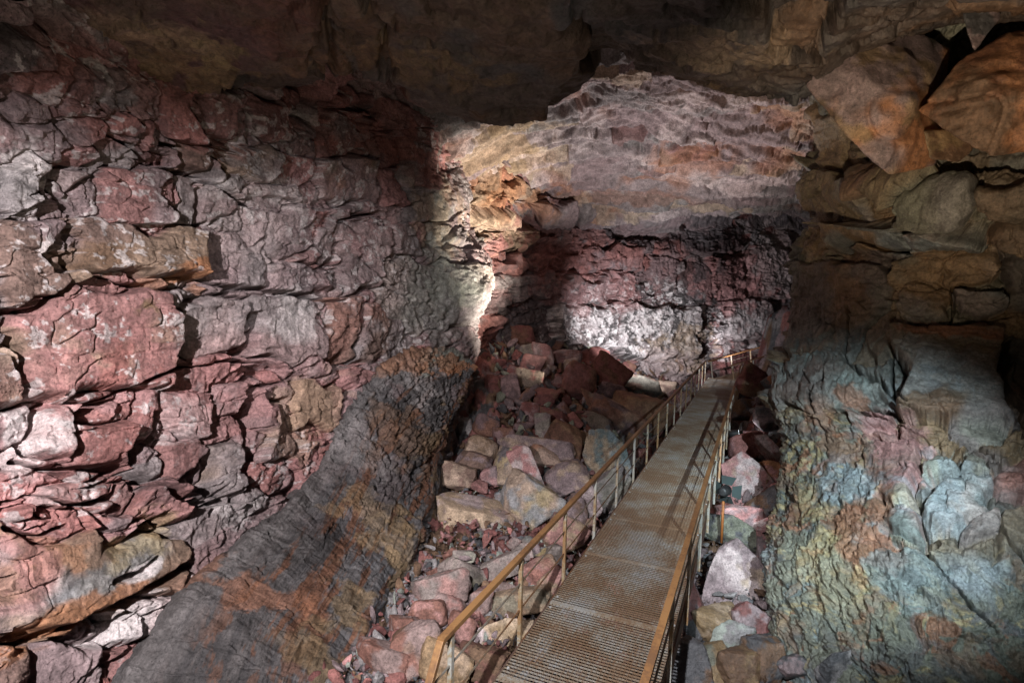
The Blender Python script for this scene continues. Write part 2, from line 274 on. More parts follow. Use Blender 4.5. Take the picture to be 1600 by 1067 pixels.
left.cracks([([(148, 155), (165, 185), (172, 215), (200, 235)], .04), ([(247, 130), (250, 232), (285, 235)], .035), ([(290, 165), (305, 190), (318, 190), (315, 210)], .05), ([(388, 140), (389, 225)], .025), ([(205, 235), (225, 262), (262, 270), (300, 275), (340, 292), (365, 310), (395, 320)], .07), ([(285, 230), (290, 260), (335, 275)], .1),
 ([(268, 275), (268, 360)], .03), ([(306, 290), (300, 355), (320, 350)], .05), ([(75, 250), (80, 300), (108, 340), (104, 400), (125, 430), (200, 452), (240, 450)], .04), ([(0, 480), (50, 480), (95, 450), (105, 440)], .04), ([(268, 462), (272, 510), (280, 540), (300, 560)], .08), ([(392, 455), (386, 515)], .035), ([(310, 375), (316, 430), (325, 445), (390, 455), (450, 458), (530, 470)], .05),
 ([(525, 350), (522, 400), (540, 430)], .05), ([(440, 235), (442, 285)], .04), ([(575, 195), (588, 260)], .09), ([(590, 330), (560, 342), (530, 345)], .06), ([(650, 400), (655, 440)], .07), ([(0, 540), (25, 580), (45, 610)], .025), ([(90, 620), (140, 625), (218, 598), (290, 570), (350, 565), (440, 570)], .035), ([(255, 600), (258, 650)], .025), ([(330, 590), (335, 650), (325, 665)], .05),
 ([(388, 625), (385, 700), (378, 745)], .13), ([(437, 610), (445, 650), (465, 710)], .06), ([(30, 720), (80, 735), (150, 725), (200, 735), (250, 760), (300, 785), (335, 785)], .08), ([(0, 790), (60, 780), (110, 785), (170, 770)], .04), ([(0, 825), (60, 835), (100, 815)], .03), ([(160, 905), (200, 890), (235, 870)], .05), ([(0, 990), (60, 985), (200, 935), (300, 885)], .07), ([(330, 810), (345, 790), (375, 780)], .06), ([(215, 680), (220, 720)], .03), ([(490, 470), (520, 520), (500, 560)], .05), ([(560, 400), (600, 455), (640, 470)], .05), ([(600, 350), (612, 400)], .06)])
for q in [(180, 560, 90, 70, 'red', .9), (110, 590, 60, 50, 'pink', .7), (215, 480, 40, 40, 'ochre', .8), (290, 420, 60, 30, 'orange', .9), (150, 390, 60, 30, 'brown', .8), (60, 690, 60, 50, 'white', .6), (30, 250, 45, 60, 'white', .65), (20, 300, 50, 40, 'dgrey', .5),
          (300, 650, 60, 50, 'pale', .6), (250, 170, 150, 70, 'red', .55), (640, 235, 110, 45, 'red', .8), (560, 300, 80, 60, 'pink', .35), (430, 300, 100, 30, 'white', .5), (470, 490, 50, 40, 'white', .5), (300, 510, 40, 40, 'grey', .5), (120, 790, 140, 50, 'red', .6),
          (60, 870, 90, 40, 'orange', .5), (150, 900, 90, 45, 'blue', .55), (230, 850, 60, 40, 'yellow', .5), (100, 960, 130, 25, 'orange', .8), (220, 950, 70, 50, 'white', .7), (10, 880, 60, 60, 'pink', .6), (210, 890, 35, 15, 'white', .9), (700, 420, 40, 60, 'sage', .6), (690, 350, 40, 60, 'beige', .5),
          (480, 650, 60, 60, 'beige', .5), (590, 420, 60, 60, 'pale', .3), (420, 370, 90, 60, 'pale', .35), (350, 620, 90, 60, 'pink', .5), (160, 700, 120, 50, 'red', .6), (700, 520, 40, 50, 'grey', .6), (520, 420, 80, 40, 'dgrey', .4)]:
    left.stain(*q, seed=int(q[0]))
salt = sst(.16, .3, fbm(left.P, 5.5, 4, 812, .75) + .1 * fbm(left.P, .7, 3, 813)) * sst(0, .25, fbm(left.P, .5, 3, 814) + .1)
left.C = mix(left.C, PAL['white'] * .9, salt * .65)
left.finish('cave_wall', M_ROCK)

# ---------------------------------------------------------------- the smooth lava bench along its foot (slanting shelf)
top = [(90, 1190, 7.6), (180, 1075, 7.55), (262, 965, 8.1), (335, 885, 9.0), (420, 812, 10.2), (490, 735, 11.9), (560, 612, 13.5), (640, 552, 15.7), (700, 545, 17.8), (722, 550, 18.7)]
rows_b = []
edge = [(450, 1330, 6.6), (490, 1180, 7.2), (520, 1075, 7.9), (560, 1010, 8.6), (600, 935, 9.7), (640, 870, 11.0), (678, 780, 13.0), (698, 690, 15.2), (720, 620, 16.8), (742, 575, 18.0)]
for t in (-.12, 0, .12, .35, .6, .85, 1, 1.15):
    r = []
    for (u0, v0, y0), (u1, v1, y1) in zip(top, edge):
        y = y0 + (y1 - y0) * t - .2 * math.sin(math.pi * min(max(t, 0), 1)) * (.6 + .4 * (y0 / 12)) + (1.6 if t < 0 else .12 if t == 0 else 0) + (1.0 if t > 1 else 0)
        tt = min(max(t, 0), 1.25); r.append(at(u0 + (u1 - u0) * tt, v0 + (v1 - v0) * tt, y))
    rows_b.append(r)
P = net([-.12, 0, .12, .35, .6, .85, 1, 1.15], list(range(10)), rows_b, int(420 * Q), int(800 * Q))
bench = Wall(P, 'wall', seed=11)
gi = np.linspace(0, 9, P.shape[1])[None] * np.ones((P.shape[0], 1)); gt = np.linspace(-.12, 1.15, P.shape[0])[:, None] * np.ones((1, P.shape[1]))
bench.build([], (2.6, 1.5), .25, .05, 1.2, .16, .4, .8, ('dgrey', 'dgrey', 'black', 'mauve'))
flow = np.stack([gi * 1.1, gt * 5.2 + .22 * gi, 0 * gi], -1)          # streaks that follow the dip of the flow
fl = ridged(flow * np.array([.6, 3.2, 1]) + .3 * fbm(bench.P, 1.1, 3, 5)[..., None], 1.0, 4, 91, .6)
ropy = sst(.25, .5, noise3(flow, .55, 33) + .5 * sst(4.2, 6.2, gi) - .15)
g1 = voro2(bench.S * 7, bench.T * 10, 77, 2.4, .95)
ex = .03 * fl + .045 * facets(gi * 1.5 + .3 * gt, gt * 5.5 + .3 * gi, 95, 1., 1.6) + .03 * facets(gi * 5 + gt, gt * 17 + gi, 96, 1., 1.6) + ropy * (.13 * (g1[2] - .5) + .03 * ridged(bench.P, 5, 3, 8)) - .03 * ropy * np.exp(-((g1[1] - g1[0]) / .12) ** 2)
stk = fbm(flow * np.array([.9, 2.0, 1]) + .35 * fbm(bench.P, 1.6, 3, 6)[..., None], 1.5, 5, 55, .65)
bench.C = mix(bench.C, PAL['grey'] * .55, sst(.0, .5, fl) * .5)
bench.C = mix(bench.C, PAL['rust'] * .62, sst(.04, .26, stk) * sst(.1, .35, gt) * (.55 + .45 * sst(1.2, 3, gi)) * .9)
bench.C = mix(bench.C, PAL['mauve'] * .55, sst(.1, .4, fbm(bench.P, .8, 4, 66)) * .6)
bench.C = mix(bench.C, PAL['grey'] * .7, sst(.25, .05, gt) * .7)
bench.C = bench.C * .82
bench.C = mix(bench.C, PAL['ochre'] * .6, sst(.05, .3, fbm(bench.P, 2.5, 4, 67) + .25 * sst(.6, .9, gt) * sst(6.8, 5, gi) - .1) * sst(.45, .8, gt) * .8)
for q in [(650, 600, 50, 40, 'grey', .8), (690, 560, 50, 40, 'sage', .7), (700, 575, 50, 25, 'orange', .7), (640, 560, 60, 30, 'orange', .6), (560, 690, 50, 60, 'grey', .5), (640, 680, 50, 60, 'brown', .5), (620, 850, 50, 60, 'ochre', .5), (400, 930, 80, 40, 'rust', .6)]:
    bench.stain(*q, f=2.4, seed=int(q[0]))
bench.finish('lava_bench_terrain', M_ROCK, ex)

# ---------------------------------------------------------------- end wall where the tube turns
BR = [230, 300, 330, 345, 400, 480, 560, 640, 760]
BU = [600, 690, 740, 800, 870, 950, 1050, 1110, 1150, 1210, 1290, 1400]
BYm = [21.5, 22.2, 23.2, 25.8, 29, 32, 33.5, 34.6, 36.5, 38.5, 41, 43]
off = {230: -3, 300: -1.8, 330: -1.3, 345: -.1, 400: 0, 480: .2, 560: -.2, 640: -1.0, 760: -2}
ctrl = [[at(u, v, y + off[v] * (.35 if u < 780 else 1)) for u, y in zip(BU, BYm)] for v in BR]
P = net(BR, BU, ctrl, int(560 * Q), int(760 * Q))
back = Wall(P, 'wall', seed=21)
BB = [(700, 250, 735, 330, .2, 'grey/mauve', .4), (735, 262, 785, 322, .12, 'ochre/beige', .4), (787, 285, 840, 322, .1, 'beige/ochre', .3), (700, 330, 800, 372, .4, 'beige/red', 1.), (690, 375, 745, 440, .5, 'sage/beige', 1.), (745, 350, 835, 395, .4, 'ochre/red', .8), (690, 440, 740, 520, .4, 'sage/grey', 1.),
      (835, 318, 895, 350, .6, 'mauve/grey', .3), (897, 316, 960, 350, .6, 'grey/mauve', .3), (962, 312, 1065, 368, .7, 'mauve/grey', .3), (1068, 318, 1140, 350, .5, 'dgrey/mauve', .4), (885, 352, 960, 385, .3, 'dgrey/red', .5), (1066, 350, 1160, 400, .3, 'dgrey/mauve', .5), (1170, 318, 1290, 360, .1, 'black/dgrey', .5),
      (770, 400, 900, 425, .3, 'red/dred', .8), (905, 385, 1000, 425, .3, 'red/mauve', .8), (800, 428, 870, 470, .3, 'mauve/grey', .5), (872, 430, 945, 478, .35, 'grey/dgrey', .5), (950, 420, 990, 470, .3, 'grey/pink', .6), (1010, 400, 1060, 460, .2, 'grey/mauve', .6), (1065, 410, 1120, 480, .1, 'dgrey/black', .5),
      (860, 475, 960, 550, .5, 'grey/white', .8), (965, 478, 1090, 560, .6, 'white/grey', .8), (1100, 400, 1160, 470, .3, 'pink/mauve', .9), (1165, 385, 1230, 470, .2, 'pale/pink', .9), (1130, 470, 1200, 530, .4, 'grey/pale', .6), (780, 480, 860, 560, .0, 'dgrey/black', .6)]
back.build(BB, (1.9, .8), .9, .3, 1.5, .32, .9, 1.5, ('mauve', 'dred', 'grey', 'dgrey', 'red'))
sp = fbm(P, 3.2, 5, 401, .75)
cz = back.on(985, 520); zz = np.exp(-(((back.S - cz[0]) / 6.5) ** 2 + ((back.T - cz[1]) / 2.6) ** 2))
back.C = mix(back.C, PAL['white'] * 1.05, sst(.0, .12, sp + .25 * zz - .16) * sst(.15, .5, zz))
back.C = mix(back.C, PAL['black'], sst(.02, .12, fbm(P, 2.4, 5, 410, .75) - .04) * sst(.2, .5, zz) * .85)
for q in [(1060, 540, 60, 40, 'beige', .6), (1040, 570, 60, 25, 'pale', .7), (1140, 440, 60, 50, 'pink', .7), (1150, 520, 50, 40, 'white', .6), (880, 400, 150, 40, 'red', .6), (760, 350, 60, 40, 'beige', .6), (800, 300, 60, 30, 'orange', .6), (1210, 400, 40, 60, 'pale', .6), (900, 460, 120, 30, 'pink', .5)]:
    back.stain(*q, f=1.2, seed=int(q[0]))
back.finish('end_cave_wall', M_ROCK, .09 * ridged(P, 1.5, 4, 77) * zz - .10 * sst(.05, .15, fbm(P, 2.4, 5, 410, .75)) * zz)

# ---------------------------------------------------------------- right wall
RR = [-260, 60, 170, 235, 300, 350, 400, 500, 560, 620, 690, 760, 850, 950, 1050, 1200]
SIL = [1290, 1272, 1276, 1292, 1258, 1272, 1248, 1240, 1226, 1208, 1228, 1223, 1203, 1208, 1218, 1235]
SY = [10, 14.5, 15, 15.2, 15.5, 15.5, 15.5, 15, 14.2, 13.2, 12.8, 12, 10.6, 9.6, 9.0, 8.4]
FY = [6.5, 10.2, 10.8, 10.6, 10.4, 10.6, 11.1, 11.1, 10.9, 10.4, 9.7, 9.0, 8.3, 7.7, 7.3, 6.8]
du = [18, 6, 0, 10, 35, 90, 180, 290, 400, 560, 1150]
fr = [0, 0, 0, .08, .25, .5, .8, 1., 1.12, 1.3, 1.75]
ctrl = []
for v, s_, sy, fy in zip(RR, SIL, SY, FY):
    ctrl.append([at(s_ + d, v, sy + (7 if k == 0 else 2.2 if k == 1 else 0) + (fy - sy) * f) for k, (d, f) in enumerate(zip(du, fr))])
P = net(RR, [-200, -110, 0, 40, 75, 130, 210, 320, 430, 590, 800], ctrl, int(880 * Q), int(900 * Q))
right = Wall(P, 'wall', seed=31, slope=.35)
RB = [(1285, 165, 1325, 272, 0.16, 'beige/ochre', .3), (1245, 180, 1283, 300, .0, 'grey/dgrey', .5), (1290, 280, 1370, 345, 0.12, 'ochre/grey', .3, (.1, -.2)), (1330, 255, 1460, 312, 0.44, 'rust/ochre', .2, (.1, .25)), (1412, 276, 1530, 345, 0.40, 'grey/green', .25, (.05, .25)), (1532, 290, 1660, 345, 0.24, 'brown/grey', .3),
      (1300, 345, 1420, 390, 0.44, 'ochre/teal', .5, (0, -.3)), (1422, 347, 1545, 390, 0.40, 'teal/grey', .6, (0, -.3)), (1548, 345, 1660, 400, 0.24, 'brown/ochre', .4), (1300, 395, 1390, 430, -.25, 'dgrey/brown', .5), (1385, 400, 1470, 445, 0.04, 'ochre/green', .5), (1472, 395, 1560, 446, 0.08, 'ochre/beige', .4), (1562, 405, 1660, 500, .0, 'brown/dgrey', .4),
      (1250, 400, 1320, 560, 0.08, 'dgrey/brown', .6), (1405, 448, 1485, 506, 0.16, 'ochre/grey', .35), (1487, 452, 1570, 500, 0.22, 'grey/blue', .2), (1322, 486, 1402, 575, 0.08, 'brown/ochre', .3), (1402, 512, 1560, 655, 0.44, 'brown/grey', .3, (-.08, .08)), (1564, 520, 1680, 640, 0.16, 'black/brown', .4), (1400, 502, 1560, 516, 0.08, 'rust/red', .5),
      (1230, 560, 1320, 640, 0.12, 'dgrey/teal', .9), (1322, 580, 1402, 640, .0, 'dgrey/brown', .8), (1320, 645, 1395, 680, 0.09, 'pink/ochre', .5), (1398, 650, 1470, 690, 0.10, 'ochre/teal', .5), (1350, 680, 1435, 790, 0.15, 'pink/sage', .25), (1436, 690, 1500, 735, 0.15, 'sage/green', .25), (1503, 700, 1548, 742, 0.14, 'sage/grey', .25), (1440, 738, 1545, 830, 0.16, 'blue/pale', .3), (1475, 655, 1560, 696, 0.10, 'grey/sage', .4), (1552, 690, 1680, 780, 0.07, 'mauve/red', .5),
      (1350, 792, 1440, 850, 0.12, 'pink/teal', .5), (1490, 800, 1560, 850, 0.12, 'dred/mauve', .3), (1550, 785, 1680, 900, 0.09, 'grey/brown', .5), (1462, 895, 1560, 1005, 0.10, 'dred/mauve', .25)]
right.build(RB, (1.0, .6), .8, .16, 1., .24, .5, 1.2, ('green', 'brown', 'dgrey', 'ochre'))
low = sst(600, 680, right.V) * sst(1420, 1330, right.U) + sst(840, 900, right.V); low = np.clip(low, 0, 1)
swp = right.P + .35 * np.stack([fbm(right.P, 1.2, 3, 501), fbm(right.P, 1.2, 3, 502), fbm(right.P, 1.2, 3, 503)], -1) * 2
sw = ridged(swp, 1.9, 5, 510, .62); sw2 = fbm(swp, 2.3, 5, 515, .62)
lc = mix(PAL['teal'] * .8, PAL['green'] * .75, sst(-.3, .3, sw)); lc = mix(lc, PAL['yellow'] * .85, sst(.16, .24, fbm(swp, 3.5, 5, 515, .7)) * .8); lc = mix(lc, PAL['rust'], sst(.2, .27, fbm(swp, 1.6, 5, 520, .68)) * .85); lc = mix(lc, PAL['dgrey'], sst(-.05, .3, -sw2) * .75); lc = mix(lc, PAL['brown'] * 1.1, sst(.1, .25, fbm(swp, 2.1, 5, 551, .65)) * .6); lc = mix(lc, PAL['blue'], sst(.1, .4, fbm(right.P, 1.0, 4, 530)) * .6)
right.C = mix(right.C, lc, low * .92)
for q in [(1320, 760, 60, 60, 'blue', .7), (1290, 840, 60, 90, 'yellow', .45), (1380, 790, 30, 60, 'rust', .7), (1350, 840, 50, 50, 'rust', .8), (1400, 700, 50, 50, 'pink', .7), (1450, 760, 70, 50, 'blue', .6), (1420, 790, 50, 30, 'yellow', .35), (1300, 690, 40, 60, 'rust', .5), (1480, 530, 70, 14, 'rust', .9), (1340, 620, 30, 20, 'rust', .7), (1440, 620, 60, 25, 'blue', .4), (1300, 920, 70, 60, 'green', .6), (1420, 900, 80, 50, 'teal', .6), (1280, 300, 30, 50, 'ochre', .6), (1440, 375, 60, 20, 'blue', .6), (1240, 720, 12, 40, 'white', .6)]:
    right.stain(*q, f=2.2, seed=int(q[0]))
exr = -.8 * low * right.h + low * (.05 * sw + .045 * ridged(swp, 5.5, 4, 540, .6) + .02 * ridged(swp, 15, 2, 545) + .07 * facets(right.ws / .3, right.wt / .22, 546, 1., 1.8) + .035 * facets(right.ws / .09, right.wt / .07, 547, 1., 1.8)) + .03 * ridged(right.P, 2.2, 4, 541) * right.rough
right.cracks([([(1400, 506), (1403, 560), (1400, 600), (1420, 640)], .03), ([(1561, 515), (1566, 590), (1580, 640), (1600, 660)], .06), ([(1280, 265), (1400, 262), (1500, 255), (1620, 250)], .12), ([(1290, 392), (1350, 385), (1385, 395), (1420, 395)], .1), ([(1485, 448), (1486, 505)], .025), ([(1400, 508), (1480, 503), (1580, 500)], .03), ([(1340, 650), (1400, 655), (1460, 690), (1530, 690), (1590, 725)], .03), ([(1545, 825), (1600, 880)], .04), ([(1430, 860), (1462, 893), (1560, 1000)], .05), ([(1440, 820), (1465, 845), (1440, 870)], .025), ([(1350, 640), (1400, 640), (1440, 655)], .05), ([(1325, 480), (1322, 560), (1400, 600)], .03), ([(1430, 345), (1540, 340)], .05), ([(1530, 280), (1545, 340)], .04), ([(1260, 610), (1290, 700), (1270, 780)], .03)])
right.finish('facing_cave_wall', M_WET, exr)

# ---------------------------------------------------------------- near roof slabs and the far roof
CU = [-420, -150, 0, 110, 200, 300, 420, 500, 545, 590, 680, 755, 830, 905, 935, 1000, 1100, 1200, 1275, 1340, 1450, 1600, 1800]
CL = [70, 62, 40, 62, 108, 127, 138, 127, 118, 128, 166, 183, 168, 134, 104, 104, 126, 134, 130, 90, 50, 30, 10]
CY = [7.2, 7.6, 8, 8.8, 9.4, 10, 10.4, 10.3, 10.3, 10.6, 11.2, 11.6, 11.4, 10.8, 10.6, 10.6, 10.9, 11, 10.9, 10.6, 10.2, 9.8, 9.4]
ctrl = []
for k, (f, dy, up) in enumerate(((None, 0, 0), (-60, 0, 0), (.0, 0, 0), (.55, 0, 0), (.88, 0, 0), (1, 0, 0), (1, 1.0, 1.2), (1, 1.6, 3.2))):
    row = []
    for u, l, y in zip(CU, CL, CY):
        if f is None: p = at(u, -420, 4.2)
        elif f == -60: p = at(u, -140, 6.1)
        else:
            v = l * f; yv = 7.3 + (y - 7.3) * (f ** 1.2); p = at(u, v, yv)
            if k == 4: p = p + np.array([0, 0, -.05])
            p = p + np.array([0, dy, up])
        row.append(p)
    ctrl.append(row)
P = net([0, 1.6, 2.6, 3.6, 4.3, 4.7, 5.4, 6.2], CU, ctrl, int(430 * Q), int(900 * Q))
roof = Wall(P, 'plan', np.array([2., 6, -6]), seed=41)
CB = [(110, -160, 505, 140, .12, 'brown/dred', .5, (.05, .1)), (585, -60, 905, 186, .14, 'brown/dgrey', .5, (.1, .1)), (905, -120, 1270, 14, .1, 'black/dgrey', .5), (1008, 22, 1275, 136, .16, 'brown/ochre', .2, (.05, .2)), (-160, -60, 100, 60, .05, 'dgrey/brown', .4), (510, -100, 580, 120, -.08, 'dgrey/brown', .3), (1280, -80, 1420, 90, .1, 'black/dgrey', .4), (910, 30, 1000, 110, -.2, 'black/dgrey', .5)]
roof.build(CB, (1.6, 1.2), .3, .10, 1.2, .3, .8, .8, ('dgrey', 'brown', 'black'))
for q in [(260, 80, 110, 50, 'ochre', .8), (330, 60, 60, 40, 'yellow', .5), (420, 110, 90, 30, 'ochre', .7), (660, 100, 60, 70, 'ochre', .6), (720, 130, 60, 50, 'brown', .6), (800, 80, 40, 60, 'ochre', .4), (210, 50, 60, 30, 'beige', .5), (1060, 110, 80, 25, 'ochre', .5), (560, 70, 60, 60, 'dred', .5), (850, 60, 50, 60, 'grey', .4), (1100, 60, 90, 25, 'beige', .4)]:
    roof.stain(*q, f=2.6, thr=.18, seed=int(q[0]))
roof.cracks([([(507, -20), (510, 60), (512, 128)], .06), ([(598, -20), (592, 60), (588, 128)], .07), ([(1010, 92), (1050, 62), (1100, 75), (1150, 118)], .02)], .2)
roof.finish('cave_ceiling', M_WET)
FR = [(40, 13.5), (70, 15), (130, 17), (180, 19.5), (230, 22), (280, 25), (318, 27.8), (340, 29.5)]
FU = [560, 700, 800, 900, 1000, 1100, 1200, 1300, 1420]
ctrl = [[at(u, v + 10 * math.sin(u / 70. + v) + (14 if u < 790 else 0), y * (.92 if u < 780 else 1) * (.96 if u > 1250 else 1)) for u in FU] for v, y in FR]
P = net([r[0] for r in FR], FU, ctrl, int(430 * Q), int(720 * Q))
far = Wall(P, 'plan', np.array([6., 18, -6]), seed=51)
far.build([(1030, 232, 1120, 248, .12, 'orange/red', .3), (930, 256, 1060, 268, .14, 'dred/mauve', .4), (950, 196, 1010, 212, .15, 'dred/brown', .2)], (3.0, 1.4), .6, .08, 1.0, .1, .7, .5, ('grey', 'mauve', 'grey', 'beige', 'pale', 'mauve'))
lay = (-far.T * .62 + 1.5 * fbm(P * np.array([.55, 1, 0]), .3, 2, 600) + .12 * fbm(P * np.array([1, 1, 0]), 1.1, 1, 601)); fl2 = frac(lay); fl2 = np.where(fl2 < .8, fl2 / .8, (1 - fl2) / .2)
lay2 = (-far.T * 1.7 + 2.4 * fbm(P * np.array([.55, 1, 0]), .5, 2, 605)); fl3 = frac(lay2); fl3 = np.where(fl3 < .75, fl3 / .75, (1 - fl3) / .25)
far.C = mix(far.C, PAL['rust'] * 1.2, sst(.2, .5, fbm(P, .5, 4, 610) + .15 * (fl2 - .5)) * .6)
for q in [(780, 230, 60, 50, 'ochre', .7), (800, 310, 80, 20, 'orange', .7), (1080, 240, 60, 18, 'rust', .5), (950, 300, 150, 14, 'rust', .45)]:
    far.stain(*q, f=1.2, seed=int(q[0]))
far.finish('far_cave_ceiling', M_ROCK, .10 * facets(far.S / 2.2, far.T / 1.0, 630, 1.3, 1.3) + .06 * facets(far.S / 1.1, far.T / .5, 631, 1.2, 1.4) - .32 * fl2 - .14 * fl3 + .25)
# ---------------------------------------------------------------- walkway frame of reference
def unit(a): return a / np.linalg.norm(a)
WD = unit(P3(1187, 475, 1)); WL = unit(np.array([WD[1], -WD[0], 0])); WN = unit(np.cross(WL, WD)); WA = P3(770, 1067, 6.25)
lo, hi = .5, 4
for _ in range(50):
    m_ = (lo + hi) / 2; u_, v_, _y = project(WA + m_ * WL)
    if u_ < 1196 - (v_ - 475) / 3.76: lo = m_
    else: hi = m_
WW = lo
def W(t, b, h=0.): return WA + WD * t + WL * b + WN * h
def t_of(Y): return (Y - 6.25) * KD / float(WD @ FWD)
T_END = t_of(32.2)
def deck_z(x, y):                                       # height of the deck plane over a plan point
    return WA[2] - ((x - WA[0]) * WN[0] + (y - WA[1]) * WN[1]) / WN[2]

# ---------------------------------------------------------------- floor of the tube
FC = [(470, 1110, 6.9), (540, 1050, 7.8), (600, 985, 8.9), (660, 1060, 7.9), (760, 1040, 8.3), (720, 900, 10.6), (800, 890, 10.7), (800, 830, 12.6), (880, 860, 11.6), (900, 780, 14.8), (700, 790, 13.4), (960, 730, 17.5),
      (640, 700, 16.6), (700, 700, 16.6), (760, 700, 16.8), (820, 680, 17.5), (900, 680, 19), (850, 620, 20.5), (780, 620, 19.6), (950, 640, 22), (1000, 625, 25), (820, 560, 24), (900, 565, 26), (760, 540, 23.5), (800, 522, 27.5), (880, 535, 30), (950, 562, 30), (1000, 582, 31), (1050, 592, 33), (1060, 640, 27), (1000, 700, 20.5),
      (1000, 900, 11.8), (950, 1050, 9.2), (1100, 900, 11.6), (1100, 750, 17), (1140, 650, 24), (1120, 606, 33), (1170, 610, 33), (1200, 600, 31), (1230, 580, 36), (1160, 560, 40),
      (1150, 1000, 9.7), (1120, 1060, 8.8), (1080, 1000, 10), (1180, 930, 10.8), (1190, 870, 12.2), (1130, 860, 12.4), (1160, 800, 14), (1200, 790, 14.3), (1170, 740, 15.8), (1210, 700, 17.5), (1170, 690, 18.5), (1190, 650, 22), (1220, 1050, 8.8), (1320, 1070, 8.2), (1450, 1090, 7.6), (1600, 1100, 7.2), (1700, 1150, 6.6), (1000, 1250, 6.6), (700, 1300, 6), (300, 1250, 6.2)]
FP = np.array([P3(*q) for q in FC]); ex_pts = np.array([[-6, 1, -4.4], [0, 0, -4.4], [6, 1, -4.3], [-3, 30, .6], [18, 38, -1], [14, 30, -1.5], [9, 18, -2.5]])
FP = np.concatenate([FP, ex_pts])
def tps(a, b): r2 = ((a[:, None, :2] - b[None, :, :2]) ** 2).sum(-1); return r2 * np.log(r2 + 1e-6)
n_ = len(FP); K = tps(FP, FP) + 1.5 * np.eye(n_); Pm = np.c_[np.ones(n_), FP[:, :2]]
FS = np.linalg.solve(np.block([[K, Pm], [Pm.T, np.zeros((3, 3))]]), np.r_[FP[:, 2], np.zeros(3)])
def floor_z(x, y):
    q = np.stack([np.ravel(x), np.ravel(y)], -1); z = np.zeros(len(q))
    for k in range(0, len(q), 40000): z[k:k + 40000] = tps(q[k:k + 40000], FP) @ FS[:n_] + FS[n_] + q[k:k + 40000] @ FS[n_ + 1:]
    return np.minimum(z.reshape(np.shape(x)), deck_z(x, y) - .35 + 5 * sst(.3, 1.6, np.maximum(-((x - WA[0]) * WL[0] + (y - WA[1]) * WL[1]), ((x - WA[0]) * WL[0] + (y - WA[1]) * WL[1]) - WW)))
def on_floor(u, v):
    Ys = np.arange(4.5, 46, .05); p = at(np.full(len(Ys), u), np.full(len(Ys), v), Ys); b = p[:, 2] < floor_z(p[:, 0], p[:, 1])
    return Ys[np.argmax(b)] if b.any() else 40.
ys = np.concatenate([np.geomspace(2.0, 46, 560)]); xs = np.linspace(-.42, .62, 460)
YY = np.broadcast_to(ys[:, None], (560, 460)); XX = xs[None] * (YY + 6)
G = np.stack([XX, YY, floor_z(XX, YY)], -1); G2 = np.stack([XX, YY, 0 * XX], -1)
f1, f2, rr_, dx_, dy_ = voro2(XX / .42 + .2 * noise3(G2, 2, 5), YY / .42 + .2 * noise3(G2, 2, 6), 71, 2.4, .95); g1_, g2_, rq_, ex_, ey_ = voro2(XX / .16, YY / .16, 72, 2.4, .95)
G[..., 2] += .22 * (rr_ - .6) + .25 * ((frac(rr_ * 7.7) - .5) * dx_ + (frac(rr_ * 3.3) - .5) * dy_) - .22 * np.exp(-((f2 - f1) / .14) ** 2) + .08 * (rq_ - .5) - .06 * np.exp(-((g2_ - g1_) / .16) ** 2) + .03 * fbm(G2, 6, 3, 9) - .1
fcols = np.array([PAL[c] for c in ('dgrey', 'mauve', 'brown', 'red', 'grey', 'dred')])[np.floor(rr_ * 5.99).astype(int)] * .75
me = raw_mesh('cave_floor', G.reshape(-1, 3), grid_faces(560, 460), fcols.reshape(-1, 3)); o = link_mesh('cave_floor', me, M_BOUL); o['kind'] = 'structure'

# ---------------------------------------------------------------- broken stones
def ico(sub):
    bm = bmesh.new(); bmesh.ops.create_icosphere(bm, subdivisions=sub, radius=1); bm.verts.ensure_lookup_table()
    V = np.array([v.co[:] for v in bm.verts]); F = np.array([[l.vert.index for l in f.loops] for f in bm.faces]); bm.free(); return V, F
ICO = {s: ico(s) for s in (2, 4, 5, 6)}
def planes_of(pts):
    bm = bmesh.new()
    for p in pts: bm.verts.new(Vector(p))
    bmesh.ops.convex_hull(bm, input=bm.verts[:]); bm.normal_update()
    r = [(np.array(f.normal[:]), float(f.normal.dot(f.verts[0].co))) for f in bm.faces if f.calc_area() > 1e-7]; bm.free()
    return np.array([a for a, _ in r]), np.array([b for _, b in r])
def stone_shape(pts, seed, sub=5, sharp=60, rough=1.):
    pts = np.asarray(pts, float); c = pts.mean(0); q = pts - c; n, d = planes_of(q)
    k = d < 0; n[k] *= -1; d[k] *= -1; d = np.maximum(d, .004)
    rg = np.random.default_rng(seed); en = rg.normal(size=(4, 3)); en /= np.linalg.norm(en, axis=1, keepdims=True); ed = (q @ en.T).max(0) * rg.uniform(.8, .95, 4); n = np.concatenate([n, en]); d = np.concatenate([d, ed])
    e, R = np.linalg.eigh(q.T @ q / len(q)); S, F = ICO[sub]
    dr = (S * np.sqrt(e)[None]) @ R.T; dr /= np.linalg.norm(dr, axis=1, keepdims=True)
    x = np.maximum(dr @ n.T / d[None], 1e-6); r = (x ** sharp).sum(1) ** (-1 / sharp)
    V = dr * r[:, None]; sz = float(np.sqrt(e).mean() * 1.7); off = np.array([seed * 3.17 % 50, seed * 1.7 % 50, 0])
    n1 = fbm((V + off) / sz, 1.1, 4, seed, .55); n2 = ridged((V + off) / sz, 2.3, 4, seed + 5, .6); n3 = fbm((V + off) / sz, 9, 2, seed + 6)
    strata = noise3((V + off) / sz * np.array([1, 1, 3.]), 3.2, seed + 9)
    V = V * (1 + rough * (.06 * n1 + .055 * n2 + .024 * n3 - .05 * np.exp(-(noise3((V + off) / sz, 1.9, seed + 31) / .045) ** 2) + .03 * np.abs(strata)))[:, None] + c
    return V, F, fbm((V + off) / sz, 1.3, 4, seed + 3, .6), n2
